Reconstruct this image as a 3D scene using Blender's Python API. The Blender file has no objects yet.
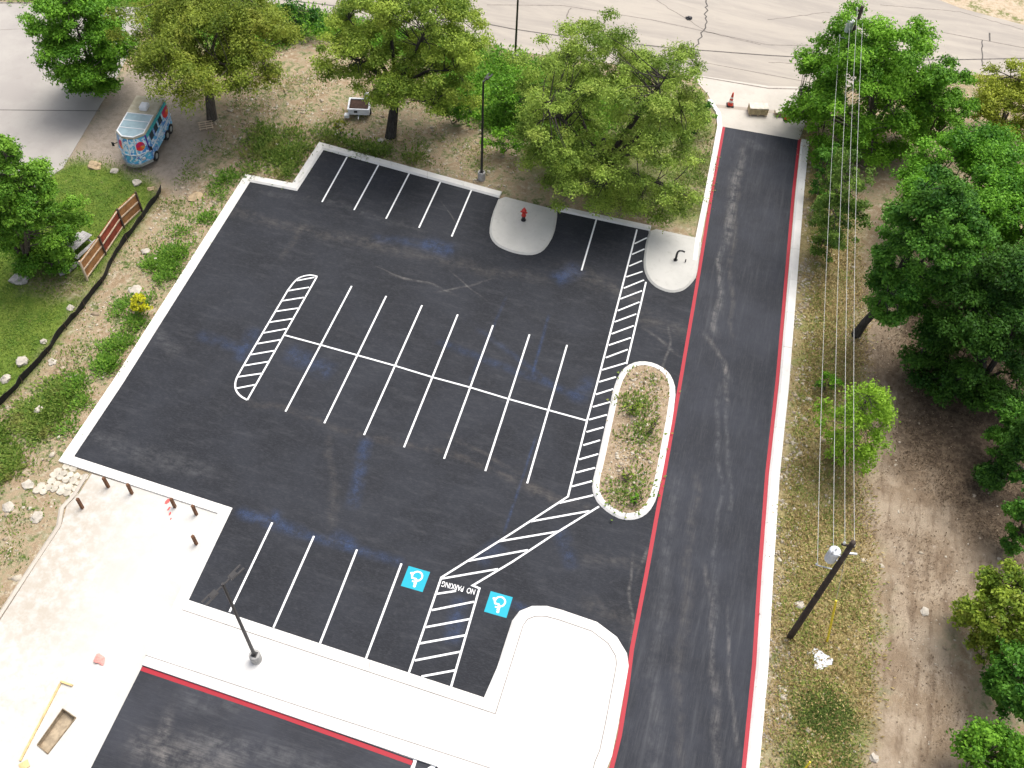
import bpy, bmesh, math, random
import numpy as np
from mathutils import Vector, Matrix
from mathutils.geometry import tessellate_polygon
from mathutils import noise as mnoise

# ------------------------------------------------------------------ camera, light, exposure
S = bpy.context.scene
COL = S.collection
random.seed(7); RNG = np.random.default_rng(7)

F = 966.993
PITCH, ROLL, YAW = 0.653841, 0.0650710, 0.2390456
CAM = Vector((25.78213, -37.77592, 52.25673))
RM = Matrix.Rotation(YAW, 3, 'Z') @ Matrix.Rotation(PITCH, 3, 'X') @ Matrix.Rotation(ROLL, 3, 'Z')
cd = bpy.data.cameras.new('camera'); cam = bpy.data.objects.new('camera', cd); COL.objects.link(cam)
cam.matrix_world = Matrix.Translation(CAM) @ RM.to_4x4()
cd.sensor_width = 36.0; cd.lens = F * 36.0 / 1024.0; cd.clip_start = 0.5; cd.clip_end = 6000
S.camera = cam

SUN_EL, SUN_AZ = math.radians(66), math.radians(25)     # azimuth from +Y towards +X
W = bpy.data.worlds.new('World'); S.world = W; W.use_nodes = True
wn = W.node_tree; bg = wn.nodes['Background']
sky = wn.nodes.new('ShaderNodeTexSky'); sky.sky_type = 'NISHITA'; sky.sun_disc = False
sky.sun_elevation = SUN_EL; sky.sun_rotation = SUN_AZ
sky.air_density = 0.6; sky.dust_density = 4.0; sky.ozone_density = 0.3
hs = wn.nodes.new('ShaderNodeHueSaturation'); hs.inputs['Saturation'].default_value = 0.5      # thin overcast greys the sky
wn.links.new(sky.outputs[0], hs.inputs['Color']); wn.links.new(hs.outputs[0], bg.inputs[0]); bg.inputs[1].default_value = 0.15
sl = bpy.data.lights.new('sun', 'SUN'); sl.energy = 1.2; sl.angle = math.radians(36); sl.color = (1.0, 0.965, 0.91)
so = bpy.data.objects.new('sun', sl); COL.objects.link(so)
sd = Vector((math.sin(SUN_AZ) * math.cos(SUN_EL), math.cos(SUN_AZ) * math.cos(SUN_EL), math.sin(SUN_EL)))
so.rotation_euler = sd.to_track_quat('Z', 'Y').to_euler(); so.location = (0, 0, 80)
S.view_settings.view_transform = 'Standard'; S.view_settings.look = 'None'
S.view_settings.exposure = 0.95; S.view_settings.gamma = 1.0

# ------------------------------------------------------------------ survey helpers
def ray(px, py):
    return RM @ Vector(((px - 512) / F, -(py - 384) / F, -1.0))
def at(px, py, z=0.0):
    """ground position (metres) of a surveyed point of the site, at height z"""
    d = ray(px, py); t = (z - CAM.z) / d.z
    return CAM + d * t
def ats(pts, z=0.0): return [at(x, y, z) for x, y in pts]

# ------------------------------------------------------------------ material helpers
class NM:
    def __init__(s, name):
        s.m = bpy.data.materials.new(name); s.m.use_nodes = True
        s.t = s.m.node_tree; s.b = s.t.nodes['Principled BSDF']; s.out = s.t.nodes['Material Output']
    def n(s, typ, ins=None, **props):
        nd = s.t.nodes.new('ShaderNode' + typ)
        for k, v in props.items(): setattr(nd, k, v)
        for k, v in (ins or {}).items(): s.set(nd.inputs[k], v)
        return nd
    def set(s, sock, v):
        if isinstance(v, bpy.types.NodeSocket): s.t.links.new(v, sock)
        elif isinstance(v, tuple) and len(v) == 3 and sock.type == 'RGBA': sock.default_value = (*v, 1)
        else: sock.default_value = v
    def pos(s):
        if not hasattr(s, '_g'): s._g = s.n('NewGeometry')
        return s._g.outputs['Position']
    def obj(s):
        if not hasattr(s, '_o'): s._o = s.n('TexCoord')
        return s._o.outputs['Object']
    def noise(s, scale, detail=4, rough=.55, vec=None, dist=0.0):
        nd = s.n('TexNoise', {'Scale': scale, 'Detail': detail, 'Roughness': rough, 'Distortion': dist})
        s.t.links.new(vec if vec is not None else s.pos(), nd.inputs['Vector']); return nd.outputs[0]
    def mapping(s, vec, loc=(0, 0, 0), rot=(0, 0, 0), sc=(1, 1, 1), vt='POINT'):
        nd = s.n('Mapping', vector_type=vt)
        s.t.links.new(vec, nd.inputs['Vector'])
        nd.inputs['Location'].default_value = loc; nd.inputs['Rotation'].default_value = rot; nd.inputs['Scale'].default_value = sc
        return nd.outputs[0]
    def ramp(s, v, a, b, lo=0.0, hi=1.0):
        nd = s.n('MapRange', {0: v, 1: a, 2: b, 3: lo, 4: hi}, interpolation_type='SMOOTHSTEP'); return nd.outputs[0]
    def math(s, op, a, b=0.0):
        nd = s.n('Math', {0: a, 1: b}, operation=op); return nd.outputs[0]
    def mix(s, f, a, b):
        nd = s.n('Mix', data_type='RGBA'); s.set(nd.inputs[0], f); s.set(nd.inputs[6], a); s.set(nd.inputs[7], b); return nd.outputs[2]
    def bump(s, h, strength=.3, dist=.05):
        nd = s.n('Bump', {'Strength': strength, 'Distance': dist, 'Height': h}); s.t.links.new(nd.outputs[0], s.b.inputs['Normal'])
    def fin(s, col, rough=.85, spec=.3):
        s.set(s.b.inputs['Base Color'], col); s.set(s.b.inputs['Roughness'], rough); s.b.inputs['Specular IOR Level'].default_value = spec
        return s.m
    def seg(s, p, q, w, soft=.6, vec=None):
        """mask of a worn track or chalk line on the surface between two points"""
        c = (p + q) / 2; d = q - p; L = d.length / 2; a = math.atan2(d.y, d.x)
        if not hasattr(s, '_wp'):
            nz = s.n('TexNoise', {'Scale': .16, 'Detail': 2, 'Roughness': .45}); s.t.links.new(s.pos(), nz.inputs['Vector'])
            a1 = s.n('VectorMath', {0: nz.outputs[1], 1: (.5, .5, .5)}, operation='SUBTRACT'); a2 = s.n('VectorMath', {0: a1.outputs[0], 1: (2.2, 2.2, 0)}, operation='MULTIPLY')
            s._wp = s.n('VectorMath', {0: s.pos(), 1: a2.outputs[0]}, operation='ADD').outputs[0]
        v = s.mapping(vec or s._wp, loc=(c.x, c.y, 0), rot=(0, 0, a), vt='TEXTURE')
        sp = s.n('SeparateXYZ', {0: v})
        u = s.ramp(s.math('ABSOLUTE', sp.outputs[0]), L + soft, L - soft * .5)
        t = s.ramp(s.math('ABSOLUTE', sp.outputs[1]), w * 1.5, 0.0)
        return s.math('MULTIPLY', u, t)
    def mx(s, lst):
        r = lst[0]
        for x in lst[1:]: r = s.math('MAXIMUM', r, x)
        return r

def plain(name, c, rough=.6, var=.18, scale=6, spec=.4, metal=0.0):
    m = NM(name); nz = m.noise(scale, 5, .6, m.obj())
    dark = tuple(x * (1 - var) for x in c); lite = tuple(min(1, x * (1 + var)) for x in c)
    m.fin(m.mix(m.ramp(nz, .3, .7), dark, lite), rough, spec); m.b.inputs['Metallic'].default_value = metal
    m.bump(m.noise(scale * 6, 3, .6, m.obj()), .12, .01)
    return m.m

def concrete(name, base, stain, stain_amt=.5, dark=.85, scale=1.0):
    m = NM(name)
    n1 = m.noise(.35 * scale, 5, .6); n2 = m.noise(2.2 * scale, 6, .7); n3 = m.noise(30, 3, .6)
    c = m.mix(m.ramp(n1, .35, .7), base, tuple(x * dark for x in base))
    c = m.mix(m.math('MULTIPLY', m.ramp(n2, .52, .78), stain_amt), c, stain)
    c = m.mix(m.ramp(n3, .45, .75, 0, .25), c, tuple(x * .75 for x in base))
    m.bump(n3, .15, .01)
    return m.fin(c, .9, .2)

# ------------------------------------------------------------------ mesh helpers
def link(name, me, m, parent=None):
    o = bpy.data.objects.new(name, me); COL.objects.link(o)
    if m is not None:
        for mm in (m if isinstance(m, (list, tuple)) else [m]): me.materials.append(mm)
    if parent: o.parent = parent
    return o
class MB:
    def __init__(s): s.v = []; s.f = []; s.mi = []
    def add(s, v, f, mi=0):
        o = len(s.v); s.v += [Vector(x) for x in v]; s.f += [tuple(i + o for i in g) for g in f]; s.mi += [mi] * len(f); return s
    def box(s, c, size, rz=0, mi=0, M=None):
        x, y, z = (a / 2 for a in size)
        vs = [Vector((sx * x, sy * y, sz * z)) for sz in (-1, 1) for sx, sy in ((-1, -1), (1, -1), (1, 1), (-1, 1))]
        R = M if M is not None else Matrix.Rotation(rz, 3, 'Z')
        vs = [R @ p + Vector(c) for p in vs]
        return s.add(vs, [(3, 2, 1, 0), (4, 5, 6, 7), (0, 1, 5, 4), (1, 2, 6, 5), (2, 3, 7, 6), (3, 0, 4, 7)], mi)
    def bar(s, a, b, w, h, mi=0):
        a = Vector(a); b = Vector(b); d = b - a
        q = d.to_track_quat('X', 'Z').to_matrix()
        return s.box((a + b) / 2, (d.length, w, h), mi=mi, M=q)
    def tube(s, pts, radii, n=8, mi=0, cap=True):
        pts = [Vector(p) for p in pts]
        if not isinstance(radii, (list, tuple)): radii = [radii] * len(pts)
        o = len(s.v); rings = []
        for i, p in enumerate(pts):
            d = (pts[min(i + 1, len(pts) - 1)] - pts[max(i - 1, 0)]); d = d.normalized() if d.length > 1e-9 else Vector((0, 0, 1))
            ref = Vector((1, 0, 0)) if abs(d.x) < .9 else Vector((0, 1, 0))
            u = (ref - d * ref.dot(d)).normalized(); w = d.cross(u)
            rings.append([p + (u * math.cos(2 * math.pi * k / n) + w * math.sin(2 * math.pi * k / n)) * radii[i] for k in range(n)])
        v = [x for r in rings for x in r]; f = []
        for i in range(len(pts) - 1):
            for k in range(n):
                f.append((i * n + k, i * n + (k + 1) % n, (i + 1) * n + (k + 1) % n, (i + 1) * n + k))
        if cap: f.append(tuple(range(n - 1, -1, -1))); f.append(tuple((len(pts) - 1) * n + k for k in range(n)))
        return s.add(v, f, mi)
    def lathe(s, c, prof, n=16, mi=0):
        return s.tube([Vector(c) + Vector((0, 0, z)) for r, z in prof], [r for r, z in prof], n, mi)
    def prism(s, poly, z0, z1, mi=0):
        P = [Vector((p[0], p[1], 0)) for p in poly]
        area = sum(P[i].x * P[(i + 1) % len(P)].y - P[(i + 1) % len(P)].x * P[i].y for i in range(len(P)))
        if area < 0: P.reverse()
        n = len(P); tri = tessellate_polygon([P]); f = []
        for t in tri:
            a, b, c = t
            if (P[b] - P[a]).cross(P[c] - P[a]).z < 0: t = (a, c, b)
            f.append(tuple(i + n for i in t))
        f += [(i, (i + 1) % n, (i + 1) % n + n, i + n) for i in range(n)]
        return s.add([Vector((p.x, p.y, z0)) for p in P] + [Vector((p.x, p.y, z1)) for p in P], f, mi)
    def sheet(s, poly, z, mi=0):
        P = [Vector((p[0], p[1], 0)) for p in poly]; f = []
        for a, b, c in tessellate_polygon([P]):
            if (P[b] - P[a]).cross(P[c] - P[a]).z < 0: b, c = c, b
            f.append((a, b, c))
        return s.add([Vector((p.x, p.y, z)) for p in P], f, mi)
    def stripe(s, pts, w, z, mi=0):
        L = offset(pts, w / 2); R = offset(pts, -w / 2); n = len(pts)
        v = [Vector((p.x, p.y, z)) for p in L] + [Vector((p.x, p.y, z)) for p in R]
        return s.add(v, [(i + n, i + 1 + n, i + 1, i) for i in range(n - 1)], mi)
    def build(s, name, m, parent=None, smooth=False, bevel=0.0):
        me = bpy.data.meshes.new(name); me.from_pydata(s.v, [], s.f)
        o = link(name, me, m, parent)
        me.polygons.foreach_set('material_index', s.mi)
        if smooth: me.polygons.foreach_set('use_smooth', [True] * len(me.polygons))
        if bevel:
            b = bmesh.new(); b.from_mesh(me)
            ed = [e for e in b.edges if len(e.link_faces) == 2 and e.calc_face_angle(0) > .6]
            bmesh.ops.bevel(b, geom=ed, offset=bevel, segments=2, affect='EDGES', clamp_overlap=True)
            b.to_mesh(me); b.free()
        me.update(); return o
def offset(pts, d):
    """polyline offset to its left by d in the ground plane (mitred)"""
    P = [Vector((p[0], p[1], 0)) for p in pts]; out = []
    closed = (P[0] - P[-1]).length < 1e-6
    for i, p in enumerate(P):
        a = P[i - 1] if i > 0 else (P[-2] if closed else None)
        b = P[i + 1] if i < len(P) - 1 else (P[1] if closed else None)
        ns = []
        if a is not None: t = (p - a).normalized(); ns.append(Vector((-t.y, t.x, 0)))
        if b is not None: t = (b - p).normalized(); ns.append(Vector((-t.y, t.x, 0)))
        m = ns[0] if len(ns) == 1 else (ns[0] + ns[1])
        if len(ns) == 2: m = m / max(.35, m.dot(ns[0]))
        out.append(p + m * d)
    return out
def resample(pts, step):
    P = [Vector((p[0], p[1], 0)) for p in pts]; out = [P[0]]
    for a, b in zip(P, P[1:]):
        k = max(1, int(round((b - a).length / step)))
        out += [a + (b - a) * (j / k) for j in range(1, k + 1)]
    return out
def smooth_poly(pts, it=2):
    P = [Vector((p[0], p[1], 0)) for p in pts]
    for _ in range(it):
        Q = [P[0]]
        for a, b in zip(P, P[1:]): Q += [a * .75 + b * .25, a * .25 + b * .75]
        Q.append(P[-1]); P = Q
    return P
def tag(o, label=None, cat=None, group=None, kind=None):
    for k, v in (('label', label), ('category', cat), ('group', group), ('kind', kind)):
        if v: o[k] = v
    return o
def empty(name, loc, rz=0, label=None, cat=None, group=None):
    o = bpy.data.objects.new(name, None); COL.objects.link(o); o.location = loc; o.rotation_euler = (0, 0, rz); o.empty_display_size = .3
    return tag(o, label, cat, group)
def kids(o): return [c for c in list(bpy.data.objects) if c.parent == o]
def copy_tree(o, parent=None):
    c = o.copy(); COL.objects.link(c)
    if parent: c.parent = parent
    for ch in kids(o): copy_tree(ch, c)
    return c
def in_poly(x, y, poly):
    r = np.zeros(x.shape, bool); n = len(poly)
    for i in range(n):
        x0, y0 = poly[i][0], poly[i][1]; x1, y1 = poly[(i + 1) % n][0], poly[(i + 1) % n][1]
        c = ((y0 > y) != (y1 > y)) & (x < (x1 - x0) * (y - y0) / (y1 - y0 + 1e-12) + x0); r ^= c
    return r
def sdist(x, y, poly, closed=True):
    """signed distance, positive inside"""
    d = np.full(x.shape, 1e9); n = len(poly)
    for i in range(n if closed else n - 1):
        x0, y0 = poly[i][0], poly[i][1]; x1, y1 = poly[(i + 1) % n][0], poly[(i + 1) % n][1]
        dx, dy = x1 - x0, y1 - y0
        t = np.clip(((x - x0) * dx + (y - y0) * dy) / (dx * dx + dy * dy + 1e-9), 0, 1)
        d = np.minimum(d, np.hypot(x - x0 - t * dx, y - y0 - t * dy))
    return np.where(in_poly(x, y, poly), d, -d) if closed else d
def fbm(x, y, sc, seed=0, octs=4):
    """cheap value noise, about 0..1"""
    r = np.zeros(x.shape); amp = 1; tot = 0
    for o in range(octs):
        g = np.random.default_rng(seed * 31 + o).random((64, 64))
        u = x * sc * 2 ** o; v = y * sc * 2 ** o
        i = np.floor(u).astype(int); j = np.floor(v).astype(int); fu = u - i; fv = v - j
        fu = fu * fu * (3 - 2 * fu); fv = fv * fv * (3 - 2 * fv)
        a = g[i % 64, j % 64]; b = g[(i + 1) % 64, j % 64]; c = g[i % 64, (j + 1) % 64]; d = g[(i + 1) % 64, (j + 1) % 64]
        r += amp * ((a * (1 - fu) + b * fu) * (1 - fv) + (c * (1 - fu) + d * fu) * fv); tot += amp; amp *= .55
    return r / tot

# ------------------------------------------------------------------ site outlines
LOT_IN = ats([(499, 198), (323.5, 150), (297, 191), (250, 182), (122.5, 384), (74, 456.5), (232.5, 508), (200, 576), (188.7, 600), (256, 622.5), (487, 698.5), (512, 621)])
WALK_EDGE = ats([(487, 698.5), (512, 621), (519.5, 611), (532, 606), (547, 606), (562, 610), (597, 622), (617, 637), (627, 653.5), (628.7, 666), (625.7, 683.5), (618, 726), (612, 756), (607, 768), (590, 850), (575, 930)])
RED_L = ats([(724, 126), (712, 192), (697, 284.5), (680, 384), (667, 459), (646, 576), (632, 648.5), (626, 696), (619.5, 736), (611.5, 768), (592, 850), (578, 930)])
RED_R = ats([(799.5, 139), (793.5, 192), (777, 384), (767, 474), (759.5, 576), (754.2, 663.5), (744, 768), (737, 850), (730, 930)])
LOT = LOT_IN[:-2] + WALK_EDGE[:10] + [at(645, 576), at(667, 459), at(680, 384), at(699, 279), at(660, 270), at(648, 230.5), at(557, 211)]
LOT_OUT = ats([(318, 143), (289, 186), (246, 176), (57, 460), (60, 464), (220, 515), (172, 607), (480, 720), (560, 740), (650, 600), (700, 290), (718, 120), (710, 245), (650, 226), (500, 193)])
DRIVE = RED_L + RED_R[::-1]
WALK = ats([(174, 606), (480, 707)]) + offset(WALK_EDGE, -.3)[1:] + ats([(480, 930), (470, 800), (437, 767), (413.5, 759), (142.5, 665.5)])
LOWER = ats([(142.5, 665), (413.5, 759), (437, 766), (470, 800), (480, 930), (-20, 930), (91, 768)])
SLAB = ats([(92, 474), (222, 513), (174, 607), (142.5, 666), (91, 768), (0, 930), (-170, 850), (-60, 705), (0, 621), (30, 574), (62, 524), (67, 506), (79, 494)])
APRON = ats([(724, 127), (799, 140), (815, 100), (840, 88), (768, 86), (702, 76), (690, 74), (708, 95), (717, 112), (719, 126)])
ROAD = ats([(-150, -55), (0, -35), (267, 3), (314, 11), (400, 27), (486, 43), (512, 51), (600, 62), (702, 77), (768, 88), (850, 87), (948, 74), (1024, 76), (1250, 100), (1250, 75), (1090, 42), (1024, 25), (960, 8), (900, -15), (800, -40), (600, -80), (300, -120), (-150, -170)])
OLDPAVE = ats([(-260, -10), (28, 3), (152, 8), (117, 77), (63, 168), (-20, 225), (-260, 330)])
ISLAND = ats([(614.5, 384), (622, 369.5), (632, 363), (642, 361), (654.5, 363), (666, 369.5), (672, 377), (676, 390), (673, 416.5), (667, 449), (662, 476.5), (657, 497), (652, 508), (644.5, 516), (634.5, 520), (622, 520), (609.5, 514), (598, 504), (593, 494), (592, 484), (598, 459), (604.5, 429)])
PAD1 = ats([(500, 195.6), (557.4, 210), (557, 219), (554, 235), (546, 248.4), (539, 253.5), (530, 255.5), (517, 254), (506, 250.5), (497, 246), (491, 239.4), (489, 231), (492, 214.7)])
PAD2 = ats([(650.6, 228), (702, 239), (697, 274), (694.5, 280), (687, 288), (681, 291.5), (672, 293), (663, 291), (653.5, 286), (646, 277), (643, 264), (646, 241)])
PAVED = [LOT_OUT, DRIVE, WALK, LOWER, SLAB, APRON, ROAD, OLDPAVE]

# ------------------------------------------------------------------ ground
def axis(lo, hi, step, far):
    a = list(np.arange(lo, hi, step)); d = step; l = []; x = lo
    while x > -far: d *= 1.35; x -= d; l.append(x)
    r = []; x = a[-1]; d = step
    while x < far: d *= 1.35; x += d; r.append(x)
    return np.array(l[::-1] + a + r)
gx = axis(-58, 72, .36, 1500); gy = axis(-42, 88, .36, 1500)
X, Y = np.meshgrid(gx, gy); nx, ny = len(gx), len(gy)
pd = np.full(X.shape, -1e9)
for P in PAVED: pd = np.maximum(pd, sdist(X, Y, P))
def relief(x, y): return (fbm(x + 200, y + 200, .22, 3, 4) - .5) * .34
Z = -.02 + relief(X, Y) * np.clip((-pd - .2) / 2.5, 0, 1)
Z = np.where(pd > .45, -.45, Z)
def gz(p):
    x = np.array([p[0]]); y = np.array([p[1]]); m = max(float(sdist(x, y, P)[0]) for P in PAVED)
    return -.02 + float(relief(x, y)[0]) * min(1, max(0, (-m - .2) / 2.5))
def on(px, py, dz=0.0):
    p = at(px, py); return Vector((p.x, p.y, gz(p) + dz))

LAWN = ats([(62, 166), (80, 156), (150, 176), (157, 196), (140, 222), (120, 250), (104, 272), (85, 300), (60, 335), (30, 375), (0, 405), (-150, 560), (-400, 420), (-300, 300)])
VERGE = ats([(-150, -48), (0, -30), (262, 5), (320, 14), (486, 46), (520, 55), (560, 70), (640, 90), (600, 150), (525, 140), (495, 132), (455, 112), (440, 70), (360, 45), (300, 35), (250, 60), (160, 30), (0, -5)])
BARE = ats([(20, 275), (60, 268), (95, 285), (70, 300), (40, 305)])
VANPAD = ats([(116, 82), (70, 158), (92, 160), (150, 176), (178, 190), (214, 140), (200, 112), (150, 60)])
OLIVE = ats([(806, 120), (775, 500), (758, 768), (742, 930), (880, 930), (862, 768), (878, 640), (862, 520), (868, 440), (862, 300), (850, 200)])
TRACK = ats([(862, 290), (868, 460), (862, 560), (880, 640), (862, 768), (850, 930), (1000, 930), (985, 768), (960, 640), (1024, 600), (1200, 560), (1100, 470), (960, 440), (912, 330), (900, 290)])
LITTER_SHADE = ats([(885, 300), (895, 425), (925, 490), (985, 545), (1100, 620), (1300, 500), (1200, 250), (1000, 230)])  # leaf litter area, also where tree shade is painted into the ground
GREENR = ats([(800, 700), (790, 800), (770, 930), (850, 930), (850, 720), (825, 690)])
VERGE2 = ats([(600, 110), (700, 95), (712, 130), (705, 220), (640, 215), (560, 190), (520, 150)])
FARDIRT = ats([(880, -30), (930, 2), (1024, 27), (1300, 90), (1700, 60), (1300, -200), (800, -130)])
DIRTR = ats([(770, 625), (800, 650), (805, 700), (790, 760), (760, 770)])
def soft(P, f, jit=1.4, seed=5):
    w = sdist(X, Y, P) + (fbm(X + 300, Y + 300, .45, seed, 4) - .5) * 2 * jit
    return np.clip(w / f + .5, 0, 1)
wl = np.maximum(soft(LAWN, 1.2, .5), soft(VERGE, 1.5, .8)); wl = np.maximum(np.maximum(wl, soft(GREENR, 2.5, 2.5) * .55), soft(VERGE2, 2.5, 3.0) * .6)
wl = wl * (1 - .75 * soft(BARE, 1.5, 1.2)); wo = soft(OLIVE, 2.5, 1.2) * (1 - .9 * soft(DIRTR, 1.0, 1.0)); wt = soft(TRACK, 2.0, 2.2, 8); wp = soft(VANPAD, 1.5, .8)
wd = soft(LITTER_SHADE, 3.0, 2.5, 9); wf = soft(FARDIRT, 1.5, .6)
verts = np.stack([X, Y, Z], -1).reshape(-1, 3)
ii = np.arange(nx * ny).reshape(ny, nx)
quads = np.stack([ii[:-1, :-1], ii[:-1, 1:], ii[1:, 1:], ii[1:, :-1]], -1).reshape(-1, 4)
def np_mesh(name, v, q, k=4):
    me = bpy.data.meshes.new(name); me.vertices.add(len(v)); me.vertices.foreach_set('co', np.ascontiguousarray(v, dtype=np.float32).ravel())
    me.loops.add(q.size); me.loops.foreach_set('vertex_index', np.ascontiguousarray(q, dtype=np.int32).ravel())
    me.polygons.add(len(q)); me.polygons.foreach_set('loop_start', np.arange(0, q.size, k, dtype=np.int32))
    me.update(calc_edges=True); return me
gm = np_mesh('ground', verts, quads); gm.polygons.foreach_set('use_smooth', [True] * len(gm.polygons))
def attr(me, name, data):
    a = me.attributes.new(name, 'FLOAT', 'POINT'); a.data.foreach_set('value', np.ascontiguousarray(data, dtype=np.float32).ravel())
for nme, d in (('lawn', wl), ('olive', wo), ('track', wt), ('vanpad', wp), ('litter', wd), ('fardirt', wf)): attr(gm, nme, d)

m = NM('earth_and_grass')
A = lambda n: m.n('Attribute', attribute_name=n).outputs['Fac']
n_s = m.noise(.5, 6, .65); n_m = m.noise(2.3, 6, .7); n_f = m.noise(9, 5, .7); n_p = m.noise(24, 3, .7)
vor = m.n('TexVoronoi', {'Scale': 5.5, 'Randomness': 1.0}); m.t.links.new(m.pos(), vor.inputs['Vector'])
# bare tan earth with pale rubble
earth = m.mix(m.ramp(n_s, .35, .65), (.27, .195, .118), (.37, .29, .19))
earth = m.mix(m.ramp(n_m, .45, .7, 0, .8), earth, (.50, .44, .33))
earth = m.mix(m.ramp(n_f, .55, .75, 0, .7), earth, (.17, .12, .07))
earth = m.mix(m.ramp(n_p, .6, .72, 0, .65), earth, (.62, .57, .47))
weed = m.mix(m.ramp(n_f, .35, .65), (.07, .10, .03), (.15, .18, .06))
earth = m.mix(m.math('MULTIPLY', m.ramp(n_s, .44, .62), m.ramp(n_m, .42, .58)), earth, weed)
# mown lawn
lawn = m.mix(m.ramp(n_s, .35, .68), (.08, .145, .02), (.18, .235, .04))
lawn = m.mix(m.ramp(n_f, .4, .7, 0, .6), lawn, (.055, .11, .015))
lawn = m.mix(m.math('MULTIPLY', m.ramp(n_m, .55, .75), .7), lawn, (.23, .18, .09))
# dry olive grass
oliv = m.mix(m.ramp(n_m, .35, .65), (.23, .185, .075), (.36, .29, .14))
oliv = m.mix(m.ramp(n_s, .48, .64, 0, .75), oliv, (.16, .21, .045))
oliv = m.mix(m.ramp(n_f, .48, .66, 0, .75), oliv, (.15, .125, .05))
oliv = m.mix(m.ramp(n_p, .56, .68, 0, .7), oliv, (.45, .40, .28))
# brown vehicle track
trk = m.mix(m.ramp(n_s, .35, .65), (.23, .172, .115), (.35, .283, .205))
st = m.noise(1.6, 6, .7, m.mapping(m.pos(), sc=(1.0, .22, 1)))
trk = m.mix(m.ramp(st, .45, .68, 0, .7), trk, (.125, .085, .055))
trk = m.mix(m.ramp(n_m, .58, .76, 0, .8), trk, (.46, .39, .32))
trk = m.mix(m.ramp(n_f, .55, .72, 0, .5), trk, (.12, .085, .05))
litt_shade = m.mix(m.ramp(n_m, .4, .65), (.075, .053, .036), (.16, .12, .08)); litt_shade = m.mix(m.ramp(n_f, .55, .7, 0, .6), litt_shade, (.06, .045, .025))  # brown litter tone, darkened to carry the shade under the right trees
vp = m.mix(m.ramp(n_m, .4, .7), (.34, .29, .235), (.26, .215, .165)); vp = m.mix(m.ramp(n_f, .55, .72, 0, .5), vp, (.18, .14, .09))
fd = m.mix(m.ramp(n_m, .4, .65), (.50, .41, .30), (.40, .31, .20)); fd = m.mix(m.math('MULTIPLY', m.ramp(n_s, .5, .6), m.ramp(n_m, .4, .55)), fd, (.16, .18, .06))
c = m.mix(A('olive'), earth, oliv); c = m.mix(A('track'), c, trk); c = m.mix(A('litter'), c, litt_shade)
c = m.mix(A('lawn'), c, lawn); c = m.mix(A('vanpad'), c, vp); c = m.mix(A('fardirt'), c, fd)
m.bump(m.math('ADD', n_f, m.math('MULTIPLY', n_p, .5)), .6, .08)
GROUND_M = m.fin(c, .95, .15)
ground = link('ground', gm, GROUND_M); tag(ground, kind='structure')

# ------------------------------------------------------------------ paving
def asphalt(name, segs_blue, segs_dust, stretch=(.12, 1.4, 1), dust=.35, base=(.0135, .0150, .0190)):
    m = NM(name); sv = m.mapping(m.pos(), sc=stretch)
    warp = m.noise(1.2, 5, .7)
    s1 = m.noise(1.5, 8, .72, sv, .25); s2 = m.noise(4.5, 7, .75, sv, .15); n1 = m.noise(.22, 4, .6); n2 = m.noise(14, 4, .7); n3 = m.noise(2.4, 6, .75)
    c = m.mix(m.ramp(n1, .35, .65), base, tuple(x * 1.55 for x in base))
    c = m.mix(m.ramp(s1, .48, .78, 0, dust), c, (.072, .074, .080))
    c = m.mix(m.ramp(s2, .54, .8, 0, dust * .8), c, (.082, .083, .086))
    s3 = m.noise(14.0, 5, .8, sv, .1); s4 = m.noise(3.6, 8, .75, m.mapping(m.pos(), rot=(0, 0, .35), sc=stretch), .5)
    c = m.mix(m.ramp(s3, .46, .74, 0, .5), c, (.062, .066, .074)); c = m.mix(m.ramp(s4, .56, .78, 0, dust * .7), c, (.07, .072, .075))
    c = m.mix(m.ramp(n2, .5, .75, 0, .3), c, (.05, .05, .053)); c = m.mix(m.ramp(m.noise(38, 2, .6), .62, .78, 0, .5), c, (.10, .098, .095))
    c = m.mix(m.ramp(n3, .50, .72, 0, .28), c, (.058, .060, .065)); c = m.mix(m.ramp(n3, .42, .25, 0, .5), c, tuple(x * .7 for x in base))
    if segs_dust:
        for p, q, w, a, k in segs_dust:
            mk = m.seg(at(*p), at(*q), w, 1.2)
            mk = m.math('MULTIPLY', mk, m.math('MULTIPLY', m.math('MULTIPLY', m.ramp(warp, .32, .66), m.ramp(s2, .28, .62)), a * .72))
            c = m.mix(mk, c, k)
    if segs_blue:
        for p, q, w, a in segs_blue:
            mk = m.math('MULTIPLY', m.seg(at(*p), at(*q), w, .5, m.pos()), m.math('MULTIPLY', m.math('MULTIPLY', m.ramp(warp, .3, .66), m.ramp(n2, .3, .6)), a * .7))
            c = m.mix(mk, c, (.04, .085, .21))
    m.bump(n2, .25, .01)
    return m.fin(c, .82, .28)
T = (.135, .122, .106); G = (.15, .15, .15); K = (.28, .26, .235)
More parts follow.
